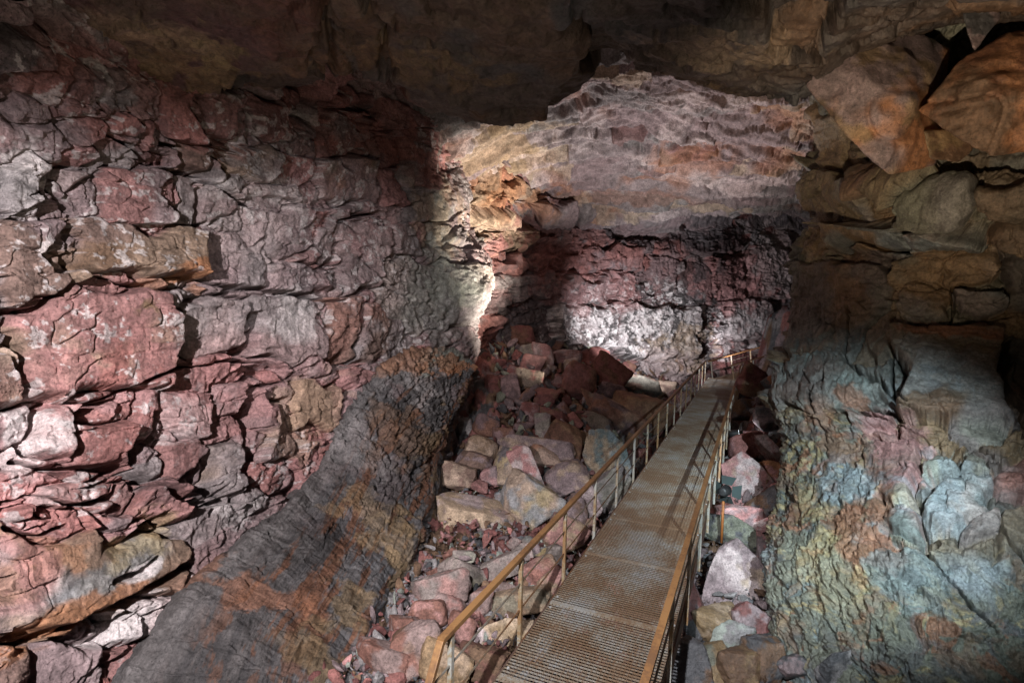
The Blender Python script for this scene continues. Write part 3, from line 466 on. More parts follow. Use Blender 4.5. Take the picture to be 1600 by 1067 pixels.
def hull_stone(name, pts, cols, label, cat, seed, sub=5, mat=None, group=None, sharp=60, rough=1., thr=0., tint=None):
    V, F, a, b = stone_shape(pts, seed, sub, sharp, rough)
    cs = [PAL[k] if k in PAL else PAL[k[1:]] * .6 for k in cols]
    C = mix(np.broadcast_to(cs[0], V.shape), cs[1 % len(cs)], sst(thr - .12, thr + .16, a)); 
    if len(cs) > 2: C = mix(C, cs[2], sst(.0, .25, fbm(V, 1.6, 4, seed + 77, .6)) * .8)
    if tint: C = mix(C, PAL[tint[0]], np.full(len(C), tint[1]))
    C = C * (1 + .2 * b)[:, None]
    o_ = V.mean(0).copy(); o_[2] = V[:, 2].min()
    me = raw_mesh(name, V - o_, F, np.clip(C, .01, .9)); o = link_mesh(name, me, mat or M_BOUL); o.location = Vector(o_)
    o['label'] = label; o['category'] = cat
    if group: o['group'] = group
    return o
def boulder(u, v, wpx, hpx, ang, cols, label, kind='b', name='boulder', Y=None, seed=None, dep=.8, group=None, mat=None, lift=.0):
    global BN
    BN += 1; seed = seed or BN * 13 + 5; r = random.Random(seed)
    Y = Y or on_floor(u, v + .40 * hpx); s = Y * KD / FPX; c = P3(u, v, Y + .0) ; hw, hh = wpx * s / 2 * (1.45 if v > 850 else 1.32), hpx * s / 2 * (1.45 if v > 850 else 1.32); hd = dep * (hw * hh) ** .5
    a = math.radians(ang); ax = RT * math.cos(a) + UP * math.sin(a); ay = -RT * math.sin(a) + UP * math.cos(a)
    tilt = r.uniform(-.5, .3); ay2 = unit(ay + FWD * .35); az = unit(FWD - .35 * ay + ax * tilt)
    if kind == 'b':
        pts = [(sx * r.uniform(.72, 1.02), sy * r.uniform(.7, 1.02), sz * r.uniform(.75, 1)) for sx in (-1, 1) for sy in (-1, 1) for sz in (-1, 1)]
        pts += [(r.uniform(-.5, .5), sy * 1.0, r.uniform(-.5, .5)) for sy in (-1, 1)] + [(sx, r.uniform(-.6, .5), r.uniform(-.4, .4)) for sx in (-1, 1)]
    else:
        pts = []
        for _ in range(10):
            q = np.array([r.gauss(0, 1), r.gauss(0, 1), r.gauss(0, 1)]); q /= np.linalg.norm(q); pts.append(tuple(q * r.uniform(.88, 1.12)))
    if kind == 'b':                                       # break the corners and edges off
        A_ = np.array(pts)
        for _ in range(4):
            q = np.array([r.choice((-1, 1)) * r.uniform(.2, 1), r.choice((-1, 1)) * r.uniform(.2, 1), r.choice((-1, 1)) * r.uniform(.1, .9)]); q /= np.linalg.norm(q)
            lim = r.uniform(.62, .84) * (A_ @ q).max(); k = A_ @ q - lim; new = A_ - np.maximum(k, 0)[:, None] * q
            j = np.array([[r.uniform(-.07, .07) for _ in range(3)] for _ in range(int((k > 0).sum()))]).reshape(-1, 3); A_ = np.concatenate([A_[k <= 0], new[k > 0] * .97, np.clip(new[k > 0] + 2.5 * j, -1, 1) * .9])
            if len(A_) > 40: break
        pts = A_
    W3 = [c + FWD * hd * .45 + ax * hw * x + ay2 * hh * y + az * hd * z for x, y, z in pts]
    big = max(wpx, hpx)
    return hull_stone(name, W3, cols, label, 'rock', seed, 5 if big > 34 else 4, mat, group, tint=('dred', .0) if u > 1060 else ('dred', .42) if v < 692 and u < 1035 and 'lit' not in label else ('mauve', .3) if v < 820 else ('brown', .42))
BN = 0
def pxhull(name, front, Y, back, cols, label, seed, cat='rock', sub=6, mat=None, sharp=80, rough=.8, thr=0.):
    mu = np.mean([f[0] for f in front]); mv = np.mean([f[1] for f in front]); front = [(mu + (u - mu) * 1.07, mv + (v - mv) * 1.07, d) for u, v, d in front]
    pts = [P3(u, v, Y + d) for u, v, d in front]; cu = np.mean([f[0] for f in front]); cv = np.mean([f[1] for f in front])
    pts += [P3(cu + (u - cu) * .8, cv + (v - cv) * .8 - 6, Y + d + back) for u, v, d in front]
    return hull_stone(name, pts, cols, label, cat, seed, sub, mat, None, sharp, rough, thr)
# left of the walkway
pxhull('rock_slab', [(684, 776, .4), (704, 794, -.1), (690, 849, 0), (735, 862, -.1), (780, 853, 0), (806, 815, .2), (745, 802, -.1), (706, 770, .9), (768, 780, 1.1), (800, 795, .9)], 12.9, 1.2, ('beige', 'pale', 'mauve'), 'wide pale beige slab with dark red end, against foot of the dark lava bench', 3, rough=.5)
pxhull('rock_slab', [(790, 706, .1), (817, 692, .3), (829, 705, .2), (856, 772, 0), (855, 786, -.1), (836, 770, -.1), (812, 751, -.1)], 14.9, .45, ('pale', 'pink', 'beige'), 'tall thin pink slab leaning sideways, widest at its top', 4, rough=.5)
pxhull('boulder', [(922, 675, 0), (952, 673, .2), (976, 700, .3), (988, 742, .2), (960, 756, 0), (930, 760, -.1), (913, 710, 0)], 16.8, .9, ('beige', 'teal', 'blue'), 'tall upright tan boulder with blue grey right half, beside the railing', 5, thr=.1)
pxhull('boulder', [(726, 1012, .3), (745, 985, .1), (790, 968, .3), (838, 972, .5), (842, 1000, .3), (800, 1062, .2), (765, 1056, .0), (732, 1035, -.1)], 8.9, .9, ('beige', 'pale', 'ochre'), 'big rounded beige pink boulder seen through the bars between nearest railing posts', 6, rough=.6)
LS = [  # u v w h angle colours label kind name
 (838, 703, 96, 26, -8, ('mauve', 'beige'), 'long brown slab lying behind the leaning pink slab', 'b', 'rock_slab'), (851, 714, 40, 28, -12, ('pink', 'orange', 'beige'), 'salmon coloured block wedged right of the leaning pink slab', 'b', 'boulder'),
 (882, 746, 58, 46, 20, ('beige', 'mauve'), 'beige pink angular block left of the tall tan boulder', 'b', 'boulder'), (823, 787, 58, 60, -40, ('yellow', 'beige', 'blue'), 'yellow and blue grey stone under the tip of the leaning pink slab', 'b', 'boulder'),
 (752, 704, 42, 34, -30, ('beige', 'ochre'), 'tan pyramid shaped block at the top left of the left rockfall', 'b', 'boulder'), (715, 748, 50, 34, -10, ('beige', 'brown'), 'beige block with dark cracked top just above the wide pale slab', 'b', 'boulder'),
 (742, 722, 44, 24, -15, ('brown', 'mauve'), 'brown rough block between the tan pyramid block and the beige cracked block', 'b', 'boulder'), (749, 764, 28, 24, 10, ('red', 'red'), 'small bright red stone just above the wide pale slab', 'r', 'stone'),
 (788, 730, 26, 54, 5, ('yellow', 'dgrey', 'beige'), 'upright narrow yellow grey stone left of the leaning pink slab', 'b', 'boulder'), (763, 744, 24, 24, 0, ('mauve', 'pink'), 'pinkish brown stone behind the small bright red stone', 'b', 'stone'),
 (781, 776, 26, 20, 10, ('grey', 'blue'), 'small blue grey stone in front of the upright yellow grey stone', 'r', 'stone'), (797, 769, 14, 14, 0, ('grey', 'dgrey'), 'tiny grey stone under the middle of the leaning pink slab', 'r', 'stone'),
 (886, 842, 56, 44, -25, ('pink', 'beige', 'mauve'), 'pink and tan flat faced boulder behind second and third railing posts', 'b', 'boulder'), (903, 803, 34, 40, -45, ('brown', 'mauve'), 'dark brown slanting stone behind the third railing post', 'b', 'boulder'),
 (922, 790, 22, 44, 30, ('pale', 'mauve'), 'thin pale pink sliver of rock leaning left of the fourth railing post', 'b', 'stone'), (958, 775, 62, 50, 40, ('grey', 'green'), 'grey green slab slanting under the deck edge below the tall tan boulder', 'b', 'rock_slab'),
 (848, 672, 22, 38, 5, ('grey', 'sage'), 'upright pale grey stone standing alone at foot of the dark pile', 'b', 'stone'), (882, 690, 48, 46, -35, ('brown', 'ochre'), 'brown streaked block behind the long brown slab', 'b', 'boulder'),
 (910, 686, 26, 18, -10, ('ochre', 'yellow'), 'small ochre stone left of the top of the tall tan boulder', 'b', 'stone'), (787, 683, 32, 20, 0, ('brown', 'mauve'), 'brown flat stone above the left end of the long brown slab', 'b', 'stone'),
 (725, 899, 62, 36, -15, ('green', 'mauve', 'grey'), 'olive grey hump backed boulder below the wide pale slab', 'r', 'boulder'), (677, 903, 44, 30, -20, ('dred', 'pink'), 'dark red round stone at the foot of the bench below the pale slab', 'r', 'boulder'),
 (680, 930, 74, 38, 15, ('mauve', 'grey', 'pink'), 'big low grey mauve boulder left of the nearest handrail', 'b', 'boulder'), (664, 964, 46, 32, 10, ('pink', 'dred'), 'rose pink broken block left of the nearest handrail', 'b', 'boulder'),
 (700, 957, 34, 30, -20, ('pink', 'mauve'), 'pink grey stone half behind the handrail beside the rose pink block', 'b', 'stone'), (782, 889, 50, 26, 15, ('mauve', 'grey'), 'grey mauve flat stone touching the handrail near first joint', 'b', 'stone'),
 (846, 900, 62, 46, -5, ('pink', 'red', 'beige'), 'round salmon boulder framed between first and second posts above the tan ledge stone', 'r', 'boulder'), (782, 918, 38, 30, 0, ('pale', 'mauve'), 'rounded pale pink stone just under the handrail left of the nearest full post', 'r', 'stone'),
 (806, 947, 92, 28, 8, ('green', 'beige', 'brown'), 'long olive slab lying above the big rounded beige pink boulder', 'b', 'rock_slab'), (862, 925, 42, 40, 30, ('beige', 'pink'), 'tan smooth ledge stone against the deck edge below the salmon boulder', 'b', 'boulder'),
 (752, 1047, 66, 40, -10, ('brown', 'dred'), 'dark brown block in shade beneath the beige pink boulder', 'b', 'boulder'), (692, 1047, 66, 50, -20, ('beige', 'ochre'), 'rough beige boulder behind the foot of the nearest railing post', 'b', 'boulder'),
 (650, 1022, 74, 62, 20, ('mauve', 'dred', 'brown'), 'large dark mauve boulder left of the end of the handrail', 'b', 'boulder'), (717, 985, 30, 32, -20, ('pink', 'dred'), 'small pink stone in shade right of the nearest railing post', 'b', 'stone'),
 (750, 944, 26, 32, 5, ('pink', 'mauve'), 'pinkish upright stone under the middle of the first handrail length', 'b', 'stone'), (851, 862, 30, 22, -10, ('yellow', 'blue'), 'yellow blue mottled stone under the salmon round boulder top edge', 'r', 'stone'),
 (868, 867, 22, 24, 10, ('grey', 'dgrey'), 'plain grey stone right of the yellow blue mottled stone', 'b', 'stone'), (630, 985, 36, 26, 0, ('dred', 'mauve'), 'dark red stone at the lower left edge of the scree, by the bench', 'b', 'stone'),
 (590, 1035, 56, 34, -15, ('dred', 'mauve'), 'dim dark red boulder lowest on the left, below the bench', 'b', 'boulder'), (716, 935, 26, 22, 10, ('sage', 'beige'), 'small pale sage stone left of the pinkish upright stone', 'b', 'stone'),
 (724, 872, 26, 14, 0, ('grey', 'sage'), 'small flat grey sage stone right under the wide pale slab', 'b', 'stone'), (704, 868, 22, 16, 0, ('dred', 'red'), 'small dark red stone under the left end of the wide pale slab', 'r', 'stone'),
 (800, 850, 24, 20, 5, ('pink', 'pale'), 'small pale rose stone right of the wide pale slab under the handrail', 'r', 'stone'), (795, 872, 22, 18, 0, ('blue', 'grey'), 'small bluish stone under the handrail before the first joint', 'r', 'stone'), (814, 866, 22, 20, 10, ('pale', 'grey'), 'small pale grey stone behind the handrail joint', 'b', 'stone'),
 (829, 853, 22, 20, 0, ('teal', 'grey'), 'small teal stone left of the yellow blue mottled stone', 'r', 'stone'), (930, 842, 30, 26, -30, ('mauve', 'pink'), 'mauve stone against the deck edge below the third post', 'b', 'stone'), (925, 822, 20, 18, 0, ('pink', 'beige'), 'small salmon stone beside the foot of the third railing post', 'r', 'stone'),
 # dark pile against the end wall
 (815, 529, 34, 28, 0, ('dred', 'brown'), 'red brown block at the very top of the dark pile', 'b', 'boulder'), (826, 552, 26, 20, 10, ('green', 'dgrey'), 'grey green stone left of the lit pink stone on the pile', 'b', 'stone'), (833, 572, 30, 26, -10, ('dred', 'red'), 'rust red block under the lit pink stone on the pile', 'b', 'boulder'),
 (849, 556, 26, 34, 5, ('pink', 'pale'), 'bright lit pink stone near the top of the dark pile', 'b', 'stone'), (884, 561, 40, 22, -5, ('dred', 'mauve'), 'dark purple red boulder right of the lit pink stone', 'b', 'boulder'), (929, 560, 36, 32, -15, ('dred', 'red'), 'dark red angular boulder at the right crest of the pile', 'b', 'boulder'),
 (952, 588, 52, 44, -30, ('brown', 'dred'), 'large dark brown block below the right crest of the pile', 'b', 'boulder'), (1003, 603, 54, 26, -15, ('green', 'brown'), 'grey green stone with brown end near the lit end wall', 'b', 'boulder'), (904, 597, 46, 44, -20, ('brown', 'mauve', 'dred'), 'big brown faceted block in the centre of the pile', 'b', 'boulder'),
 (854, 618, 42, 44, -10, ('dred', 'brown'), 'large rust brown rough boulder in middle of the pile', 'r', 'boulder'), (914, 626, 52, 34, 5, ('brown', 'green'), 'olive brown rounded boulder under the central faceted block', 'r', 'boulder'), (951, 613, 54, 32, -15, ('dgrey', 'mauve'), 'dark grey boulder right of the olive brown rounded boulder', 'r', 'boulder'),
 (963, 651, 76, 40, -38, ('dgrey', 'brown', 'beige'), 'long dark slab with pale streak sloping down towards the railing', 'b', 'rock_slab'), (1006, 652, 64, 58, -20, ('brown', 'ochre'), 'largest brown block right behind the railing at middle distance', 'b', 'boulder'), (798, 604, 24, 40, 5, ('dgrey', 'mauve'), 'upright dark grey stone at the left edge of the pile', 'b', 'stone'),
 (825, 594, 38, 24, -5, ('green', 'dred'), 'grey green slab with red top at left of the pile', 'b', 'boulder'), (897, 660, 28, 24, 0, ('dred', 'red'), 'rounded dark red stone low on the pile', 'r', 'stone'), (882, 642, 22, 28, 0, ('brown', 'mauve'), 'narrow brown stone above the rounded dark red stone', 'r', 'stone'),
 (858, 655, 46, 26, -10, ('dred', 'brown'), 'dark red flat block above the upright pale grey stone', 'b', 'boulder'), (932, 661, 46, 26, -28, ('green', 'dgrey'), 'grey green slab carrying a small red stone low on the pile', 'b', 'rock_slab'), (920, 669, 16, 14, 0, ('rust', 'red'), 'tiny rust red stone in front of the grey green slab', 'r', 'stone'),
 (937, 653, 20, 9, -15, ('red', 'dred'), 'small red flat stone lying on the grey green slab', 'b', 'stone'), (874, 596, 26, 22, 0, ('dred', 'mauve'), 'brownish red stone left of the central faceted block', 'r', 'stone'), (880, 619, 18, 22, 0, ('brown', 'dred'), 'small brown stone right of the large rust brown boulder', 'r', 'stone'),
 (806, 556, 18, 18, 0, ('red', 'dred'), 'small rust red stone on the upper left slope of the pile', 'r', 'stone'), (797, 572, 20, 16, 0, ('dgrey', 'dred'), 'small grey red stone at the upper left foot of pile', 'r', 'stone'), (808, 583, 24, 16, -20, ('dred', 'mauve'), 'pinkish dark slab above the grey green red topped slab', 'b', 'stone'),
 (858, 578, 22, 18, 0, ('brown', 'grey'), 'small brown stone under the lit pink stone, right of the rust block', 'r', 'stone'), (893, 572, 20, 16, 10, ('pale', 'beige'), 'small pale lit stone between the dark purple boulder and the faceted block', 'b', 'stone'), (825, 645, 26, 26, -10, ('dred', 'mauve'), 'dark red angular stone left of the flat red block', 'b', 'stone'),
 (822, 622, 28, 26, 0, ('dgrey', 'brown'), 'dark grey stone left of the large rust brown boulder', 'r', 'stone'), (900, 640, 20, 18, 0, ('brown', 'ochre'), 'small olive stone under the olive brown rounded boulder', 'r', 'stone'), (870, 540, 26, 18, 0, ('dgrey', 'brown'), 'dim grey brown stone at the back crest of the pile', 'r', 'stone'),
 (985, 574, 26, 20, -20, ('dred', 'brown'), 'dark red stone left of grey green stone by the end wall', 'r', 'stone'), (975, 640, 30, 24, 0, ('dgrey', 'green'), 'dark green grey stone under the dark grey boulder', 'r', 'stone'), (760, 668, 34, 26, -20, ('brown', 'dgrey'), 'dark brown stone in the shaded corner left of the pile', 'b', 'stone'), (822, 670, 34, 26, 0, ('dgrey', 'mauve'), 'near black stone left of the upright pale grey stone', 'r', 'stone'),
 (1042, 608, 30, 22, -10, ('beige', 'brown'), 'tan stone behind the far railing at the foot of the lit wall', 'b', 'stone'), (1066, 630, 26, 30, 0, ('pale', 'pink'), 'pale lit stone seen through the far railing posts', 'b', 'stone')]
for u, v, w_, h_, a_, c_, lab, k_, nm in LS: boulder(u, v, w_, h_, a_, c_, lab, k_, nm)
# right of the walkway
pxhull('boulder', [(1130, 728, .1), (1160, 708, .2), (1188, 728, .2), (1207, 751, .2), (1208, 768, .2), (1173, 808, -.2), (1134, 783, -.1)], 15.0, 1.0, ('pale', 'pink', 'beige'), 'large pink boulder with orange streaks lit by the walkway lamp', 21, rough=.5)
pxhull('boulder', [(1101, 990, .1), (1098, 935, -.05), (1105, 905, 0), (1124, 858, .2), (1150, 844, .3), (1200, 893, .3), (1194, 922, .1), (1176, 948, 0), (1140, 968, -.1)], 11.0, .9, ('mauve', 'pale', 'beige'), 'big smooth grey pink boulder filling gap between deck and blue green wall', 22, rough=.4)
pxhull('boulder', [(1275, 1046, .2), (1302, 1022, 0), (1330, 1018, .1), (1358, 1026, .2), (1378, 1060, .3), (1330, 1085, 0), (1285, 1080, 0)], 8.0, .6, ('dgrey', 'grey'), 'grey ribbed wedge of rock on ground under the blue green wall', 23, rough=.8)
RS = [(1171, 700, 46, 34, 15, ('pink', 'red'), 'pinkish red block behind the large pink boulder', 'b', 'boulder'), (1208, 737, 36, 26, -20, ('pink', 'orange'), 'small salmon stone right of the large pink boulder', 'b', 'stone'), (1204, 785, 58, 22, 35, ('brown', 'dgrey'), 'dark slanting slab under right edge of the large pink boulder', 'b', 'rock_slab'),
 (1165, 815, 60, 34, 0, ('mauve', 'pink'), 'pale rose rock below the large pink boulder', 'b', 'boulder'), (1152, 835, 54, 36, -15, ('green', 'dgrey'), 'dark grey green block behind the big smooth grey pink boulder', 'b', 'boulder'), (1196, 858, 34, 44, 0, ('pink', 'mauve'), 'pink crumbly stone beside the blue green wall foot', 'r', 'stone'), (1196, 820, 30, 24, 0, ('pale', 'pink'), 'whitish pink stone touching the wall below the dark slanting slab', 'r', 'stone'),
 (1086, 968, 34, 70, 15, ('dred', 'dgrey'), 'dark red shaded slab left of the big smooth grey pink boulder', 'b', 'rock_slab'), (1134, 982, 64, 42, 10, ('beige', 'ochre'), 'orange beige rounded stone in front of the big smooth boulder', 'b', 'boulder'), (1180, 984, 56, 36, -35, ('mauve', 'dred'), 'reddish flat stone right of the orange beige rounded stone', 'b', 'stone'), (1162, 1011, 74, 44, 0, ('grey', 'sage'), 'light grey lumpy stone in front of the orange beige rounded stone', 'r', 'boulder'),
 (1160, 1052, 54, 42, 5, ('brown', 'ochre'), 'brown tan block at the bottom below the light grey lumpy stone', 'b', 'boulder'), (1204, 1040, 42, 50, -5, ('brown', 'dgrey'), 'dim brown block right of the brown tan block', 'b', 'boulder'), (1115, 1042, 44, 54, -35, ('green', 'ochre'), 'yellowish grey jagged stone nearest to the deck at the bottom', 'b', 'boulder'), (1076, 1050, 50, 60, 10, ('dgrey', 'brown'), 'near black rock in the gap beside the right railing', 'b', 'boulder'),
 (1182, 596, 42, 58, 5, ('brown', 'dred'), 'tall dark brown boulder beneath the side walkway', 'r', 'boulder'), (1210, 606, 30, 34, 0, ('rust', 'dgrey'), 'dark rust stone between the tall dark boulder and the wall', 'r', 'stone'), (1203, 656, 40, 34, 0, ('mauve', 'dgrey'), 'dim mauve stone by the wall above the pinkish red block', 'b', 'stone'), (1170, 640, 34, 28, 0, ('dgrey', 'brown'), 'very dark stone next to the second walkway lamp', 'b', 'stone'), (1205, 704, 14, 46, 40, ('pale', 'pink'), 'thin pale rod shaped rock leaning behind the small salmon stone', 'b', 'stone'),
 (1215, 765, 18, 18, 0, ('pink', 'red'), 'tiny pink stone against the wall right of the large pink boulder', 'r', 'stone'), (1250, 1052, 46, 34, 0, ('dgrey', 'mauve'), 'dark stone at wall foot left of the ribbed wedge', 'r', 'stone'), (1420, 1062, 70, 34, 0, ('dgrey', 'brown'), 'dark low stone right of the ribbed wedge', 'b', 'boulder'), (1500, 1070, 80, 40, 8, ('black', 'dgrey'), 'black stone at the bottom under the dark red wall block', 'b', 'boulder')]
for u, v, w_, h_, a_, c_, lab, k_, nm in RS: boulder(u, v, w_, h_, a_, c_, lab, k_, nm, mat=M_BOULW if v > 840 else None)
# blocks wedged under the roof on the right
pxhull('boulder', [(1267, 110, .2), (1277, 71, .2), (1310, 62, .1), (1400, 40, .2), (1476, 84, .5), (1428, 165, .0), (1458, 211, .5), (1454, 248, .4), (1385, 260, .0), (1372, 250, -.1), (1320, 198, .0), (1268, 138, .2), (1290, 104, -.1), (1357, 127, -.45), (1424, 158, -.5)], 9.9, 2.2, ('mauve', 'orange', 'ochre'), 'huge wedge shaped block with orange underside hanging under the roof', 31, mat=M_WET, rough=.9)
pxhull('boulder', [(1446, 172, .2), (1503, 104, .2), (1573, 59, .1), (1660, 56, 0), (1660, 225, 0), (1550, 234, -.1), (1503, 210, -.1), (1530, 150, -.4), (1600, 150, -.5)], 9.0, 2.2, ('brown', 'orange', 'rust'), 'huge rust brown block jammed right of the hanging orange wedge', 32, mat=M_WET, rough=1.)
pxhull('boulder', [(1504, 6, .1), (1558, -6, .1), (1560, 30, 0), (1523, 78, -.1), (1512, 48, 0)], 9.2, .9, ('mauve', 'dgrey'), 'glossy grey purple pointed block high under the roof', 33, mat=M_BOULW, sub=5)
pxhull('boulder', [(1446, 205, .0), (1490, 204, .1), (1524, 228, .2), (1497, 252, .1), (1455, 248, 0)], 9.6, .8, ('brown', 'ochre'), 'small glossy brown block squeezed between the two huge hanging blocks', 34, mat=M_BOULW, sub=5)

# small rubble, far too many to count
def scree(n, region, seed, name, cols, s0, s1):
    r = np.random.default_rng(seed); Vs, Fs, Cs, k = [], [], [], 0
    base = [stone_shape(r.normal(size=(11, 3)) * np.array([1, .8, .6]), 900 + q, 2, 30, 1.2)[0] for q in range(9)]; base = [b / np.abs(b).max() for b in base]; F = ICO[2][1]
    while k < n:
        u, v = region(r)
        Y = on_floor(u, v)
        if Y > 39: continue
        p = P3(u, v, Y); sz = s0 + (s1 - s0) * r.random() ** 2.2; A = np.linalg.qr(r.normal(size=(3, 3)))[0]
        b = base[r.integers(9)] * sz * np.array([1, .85, .75]); Vs.append(b @ A.T + p + np.array([0, 0, sz * .25])); Fs.append(F + k * len(b)); k += 1
        c = PAL[cols[r.integers(len(cols))]] * r.uniform(.6, 1.2); Cs.append(np.broadcast_to(c, b.shape))
    me = raw_mesh(name, np.concatenate(Vs), np.concatenate(Fs), np.clip(np.concatenate(Cs), .01, .9), False); o = link_mesh(name, me, M_BOUL); o['kind'] = 'stuff'; o['label'] = 'small broken stones strewn between the larger rocks'; o['category'] = 'rubble'
def reg_l(r):
    v = r.uniform(690, 1067); x0 = 690 - max(0, v - 830) * .75; x1 = 770 + (1067 - v) * .69; return r.uniform(x0, x1), v
def reg_p(r):
    v = r.uniform(525, 700); return r.uniform(770, 800 + (v - 500) * 2.2 + 40 if v < 600 else 1040), v
def reg_r(r): v = r.uniform(620, 1067); return r.uniform(1196 - (v - 475) / 3.76, 1225), v
scree(1000, reg_l, 1, 'rubble', ('pink', 'mauve', 'grey', 'brown', 'dred', 'mauve', 'dgrey', 'red', 'sage'), .03, .2)
scree(1600, reg_l, 5, 'rubble', ('brown', 'mauve', 'dgrey', 'dred', 'brown'), .015, .06)
scree(700, reg_r, 6, 'rubble', ('brown', 'mauve', 'dgrey', 'grey'), .015, .06)
scree(650, reg_p, 2, 'rubble', ('dred', 'brown', 'dgrey', 'mauve', 'green'), .08, .38)
scree(380, reg_r, 3, 'rubble', ('mauve', 'mauve', 'grey', 'dgrey', 'brown'), .03, .2)
# ---------------------------------------------------------------- metal of the walkway
def metal_mat(name, c1, c2, c3, thr=.5, rough=.55, metal=.5, scale=6, spec=.5):
    m, n, L, b = mat_new(name); tc = n.new('ShaderNodeTexCoord')
    t1 = n.new('ShaderNodeTexNoise'); t1.inputs['Scale'].default_value = scale * .22; t1.inputs['Detail'].default_value = 9; t1.inputs['Roughness'].default_value = .7; L.new(tc.outputs['Object'], t1.inputs[0])
    t2 = n.new('ShaderNodeTexNoise'); t2.inputs['Scale'].default_value = scale * 5; t2.inputs['Detail'].default_value = 5; L.new(tc.outputs['Object'], t2.inputs[0])
    ad = n.new('ShaderNodeMath'); ad.operation = 'MULTIPLY_ADD'; L.new(t2.outputs[0], ad.inputs[0]); ad.inputs[1].default_value = .35; L.new(t1.outputs[0], ad.inputs[2])
    cr = n.new('ShaderNodeValToRGB'); e = cr.color_ramp; e.elements[0].position = thr + .08; e.elements[0].color = (*c1, 1); e.elements[1].position = thr + .28; e.elements[1].color = (*c3, 1); k = e.elements.new(thr + .18); k.color = (*c2, 1)
    oi = n.new('ShaderNodeObjectInfo'); jj = n.new('ShaderNodeMath'); jj.operation = 'MULTIPLY_ADD'; L.new(oi.outputs['Random'], jj.inputs[0]); jj.inputs[1].default_value = .13; L.new(ad.outputs[0], jj.inputs[2]); jk = n.new('ShaderNodeMath'); jk.operation = 'SUBTRACT'; L.new(jj.outputs[0], jk.inputs[0]); jk.inputs[1].default_value = .065; L.new(jk.outputs[0], cr.inputs[0]); L.new(cr.outputs[0], b.inputs['Base Color']); b.inputs['Metallic'].default_value = metal; b.inputs['Roughness'].default_value = rough; b.inputs['Specular IOR Level'].default_value = spec
    bp = n.new('ShaderNodeBump'); bp.inputs['Strength'].default_value = .3; bp.inputs['Distance'].default_value = .004; L.new(t2.outputs[0], bp.inputs['Height']); L.new(bp.outputs[0], b.inputs['Normal'])
    return m
M_RAIL = metal_mat('rusty_handrail', (.33, .165, .065), (.25, .12, .05), (.18, .09, .045), .48, .5, .25)
M_POST = metal_mat('weathered_steel', (.48, .46, .42), (.40, .30, .19), (.34, .19, .09), .52, .55, .3)
M_ROD = metal_mat('steel_rod', (.22, .19, .16), (.18, .13, .09), (.2, .1, .05), .5, .5, .4)
M_GRATE = metal_mat('grating_steel', (.38, .36, .34), (.33, .27, .21), (.25, .16, .1), .47, .42, .3, 5)
M_BAR = metal_mat('rusty_bearing_bar', (.22, .19, .165), (.20, .14, .10), (.18, .10, .06), .46, .55, .2, 5)
M_BEAM = metal_mat('beam_steel', (.14, .08, .06), (.1, .06, .05), (.2, .08, .03), .5, .6, .2)
M_BOLT = metal_mat('zinc_bolt', (.8, .8, .8), (.7, .7, .7), (.6, .6, .6), .5, .35, .6)
M_BLACK = metal_mat('black_enamel', (.02, .02, .022), (.025, .025, .028), (.04, .04, .04), .5, .45, 0)
M_FLAP = metal_mat('dark_grey_enamel', (.05, .075, .075), (.05, .07, .07), (.06, .06, .06), .5, .5, 0)
M_ORANGE = metal_mat('orange_oxide_steel', (.45, .16, .04), (.40, .14, .04), (.25, .1, .04), .5, .55, .1)
def glass_lamp(name, col, s):
    m, n, L, b = mat_new(name); b.inputs['Emission Color'].default_value = (*col, 1); b.inputs['Emission Strength'].default_value = s; return m
M_LED = glass_lamp('lit_lens', (.85, .93, 1), 6)

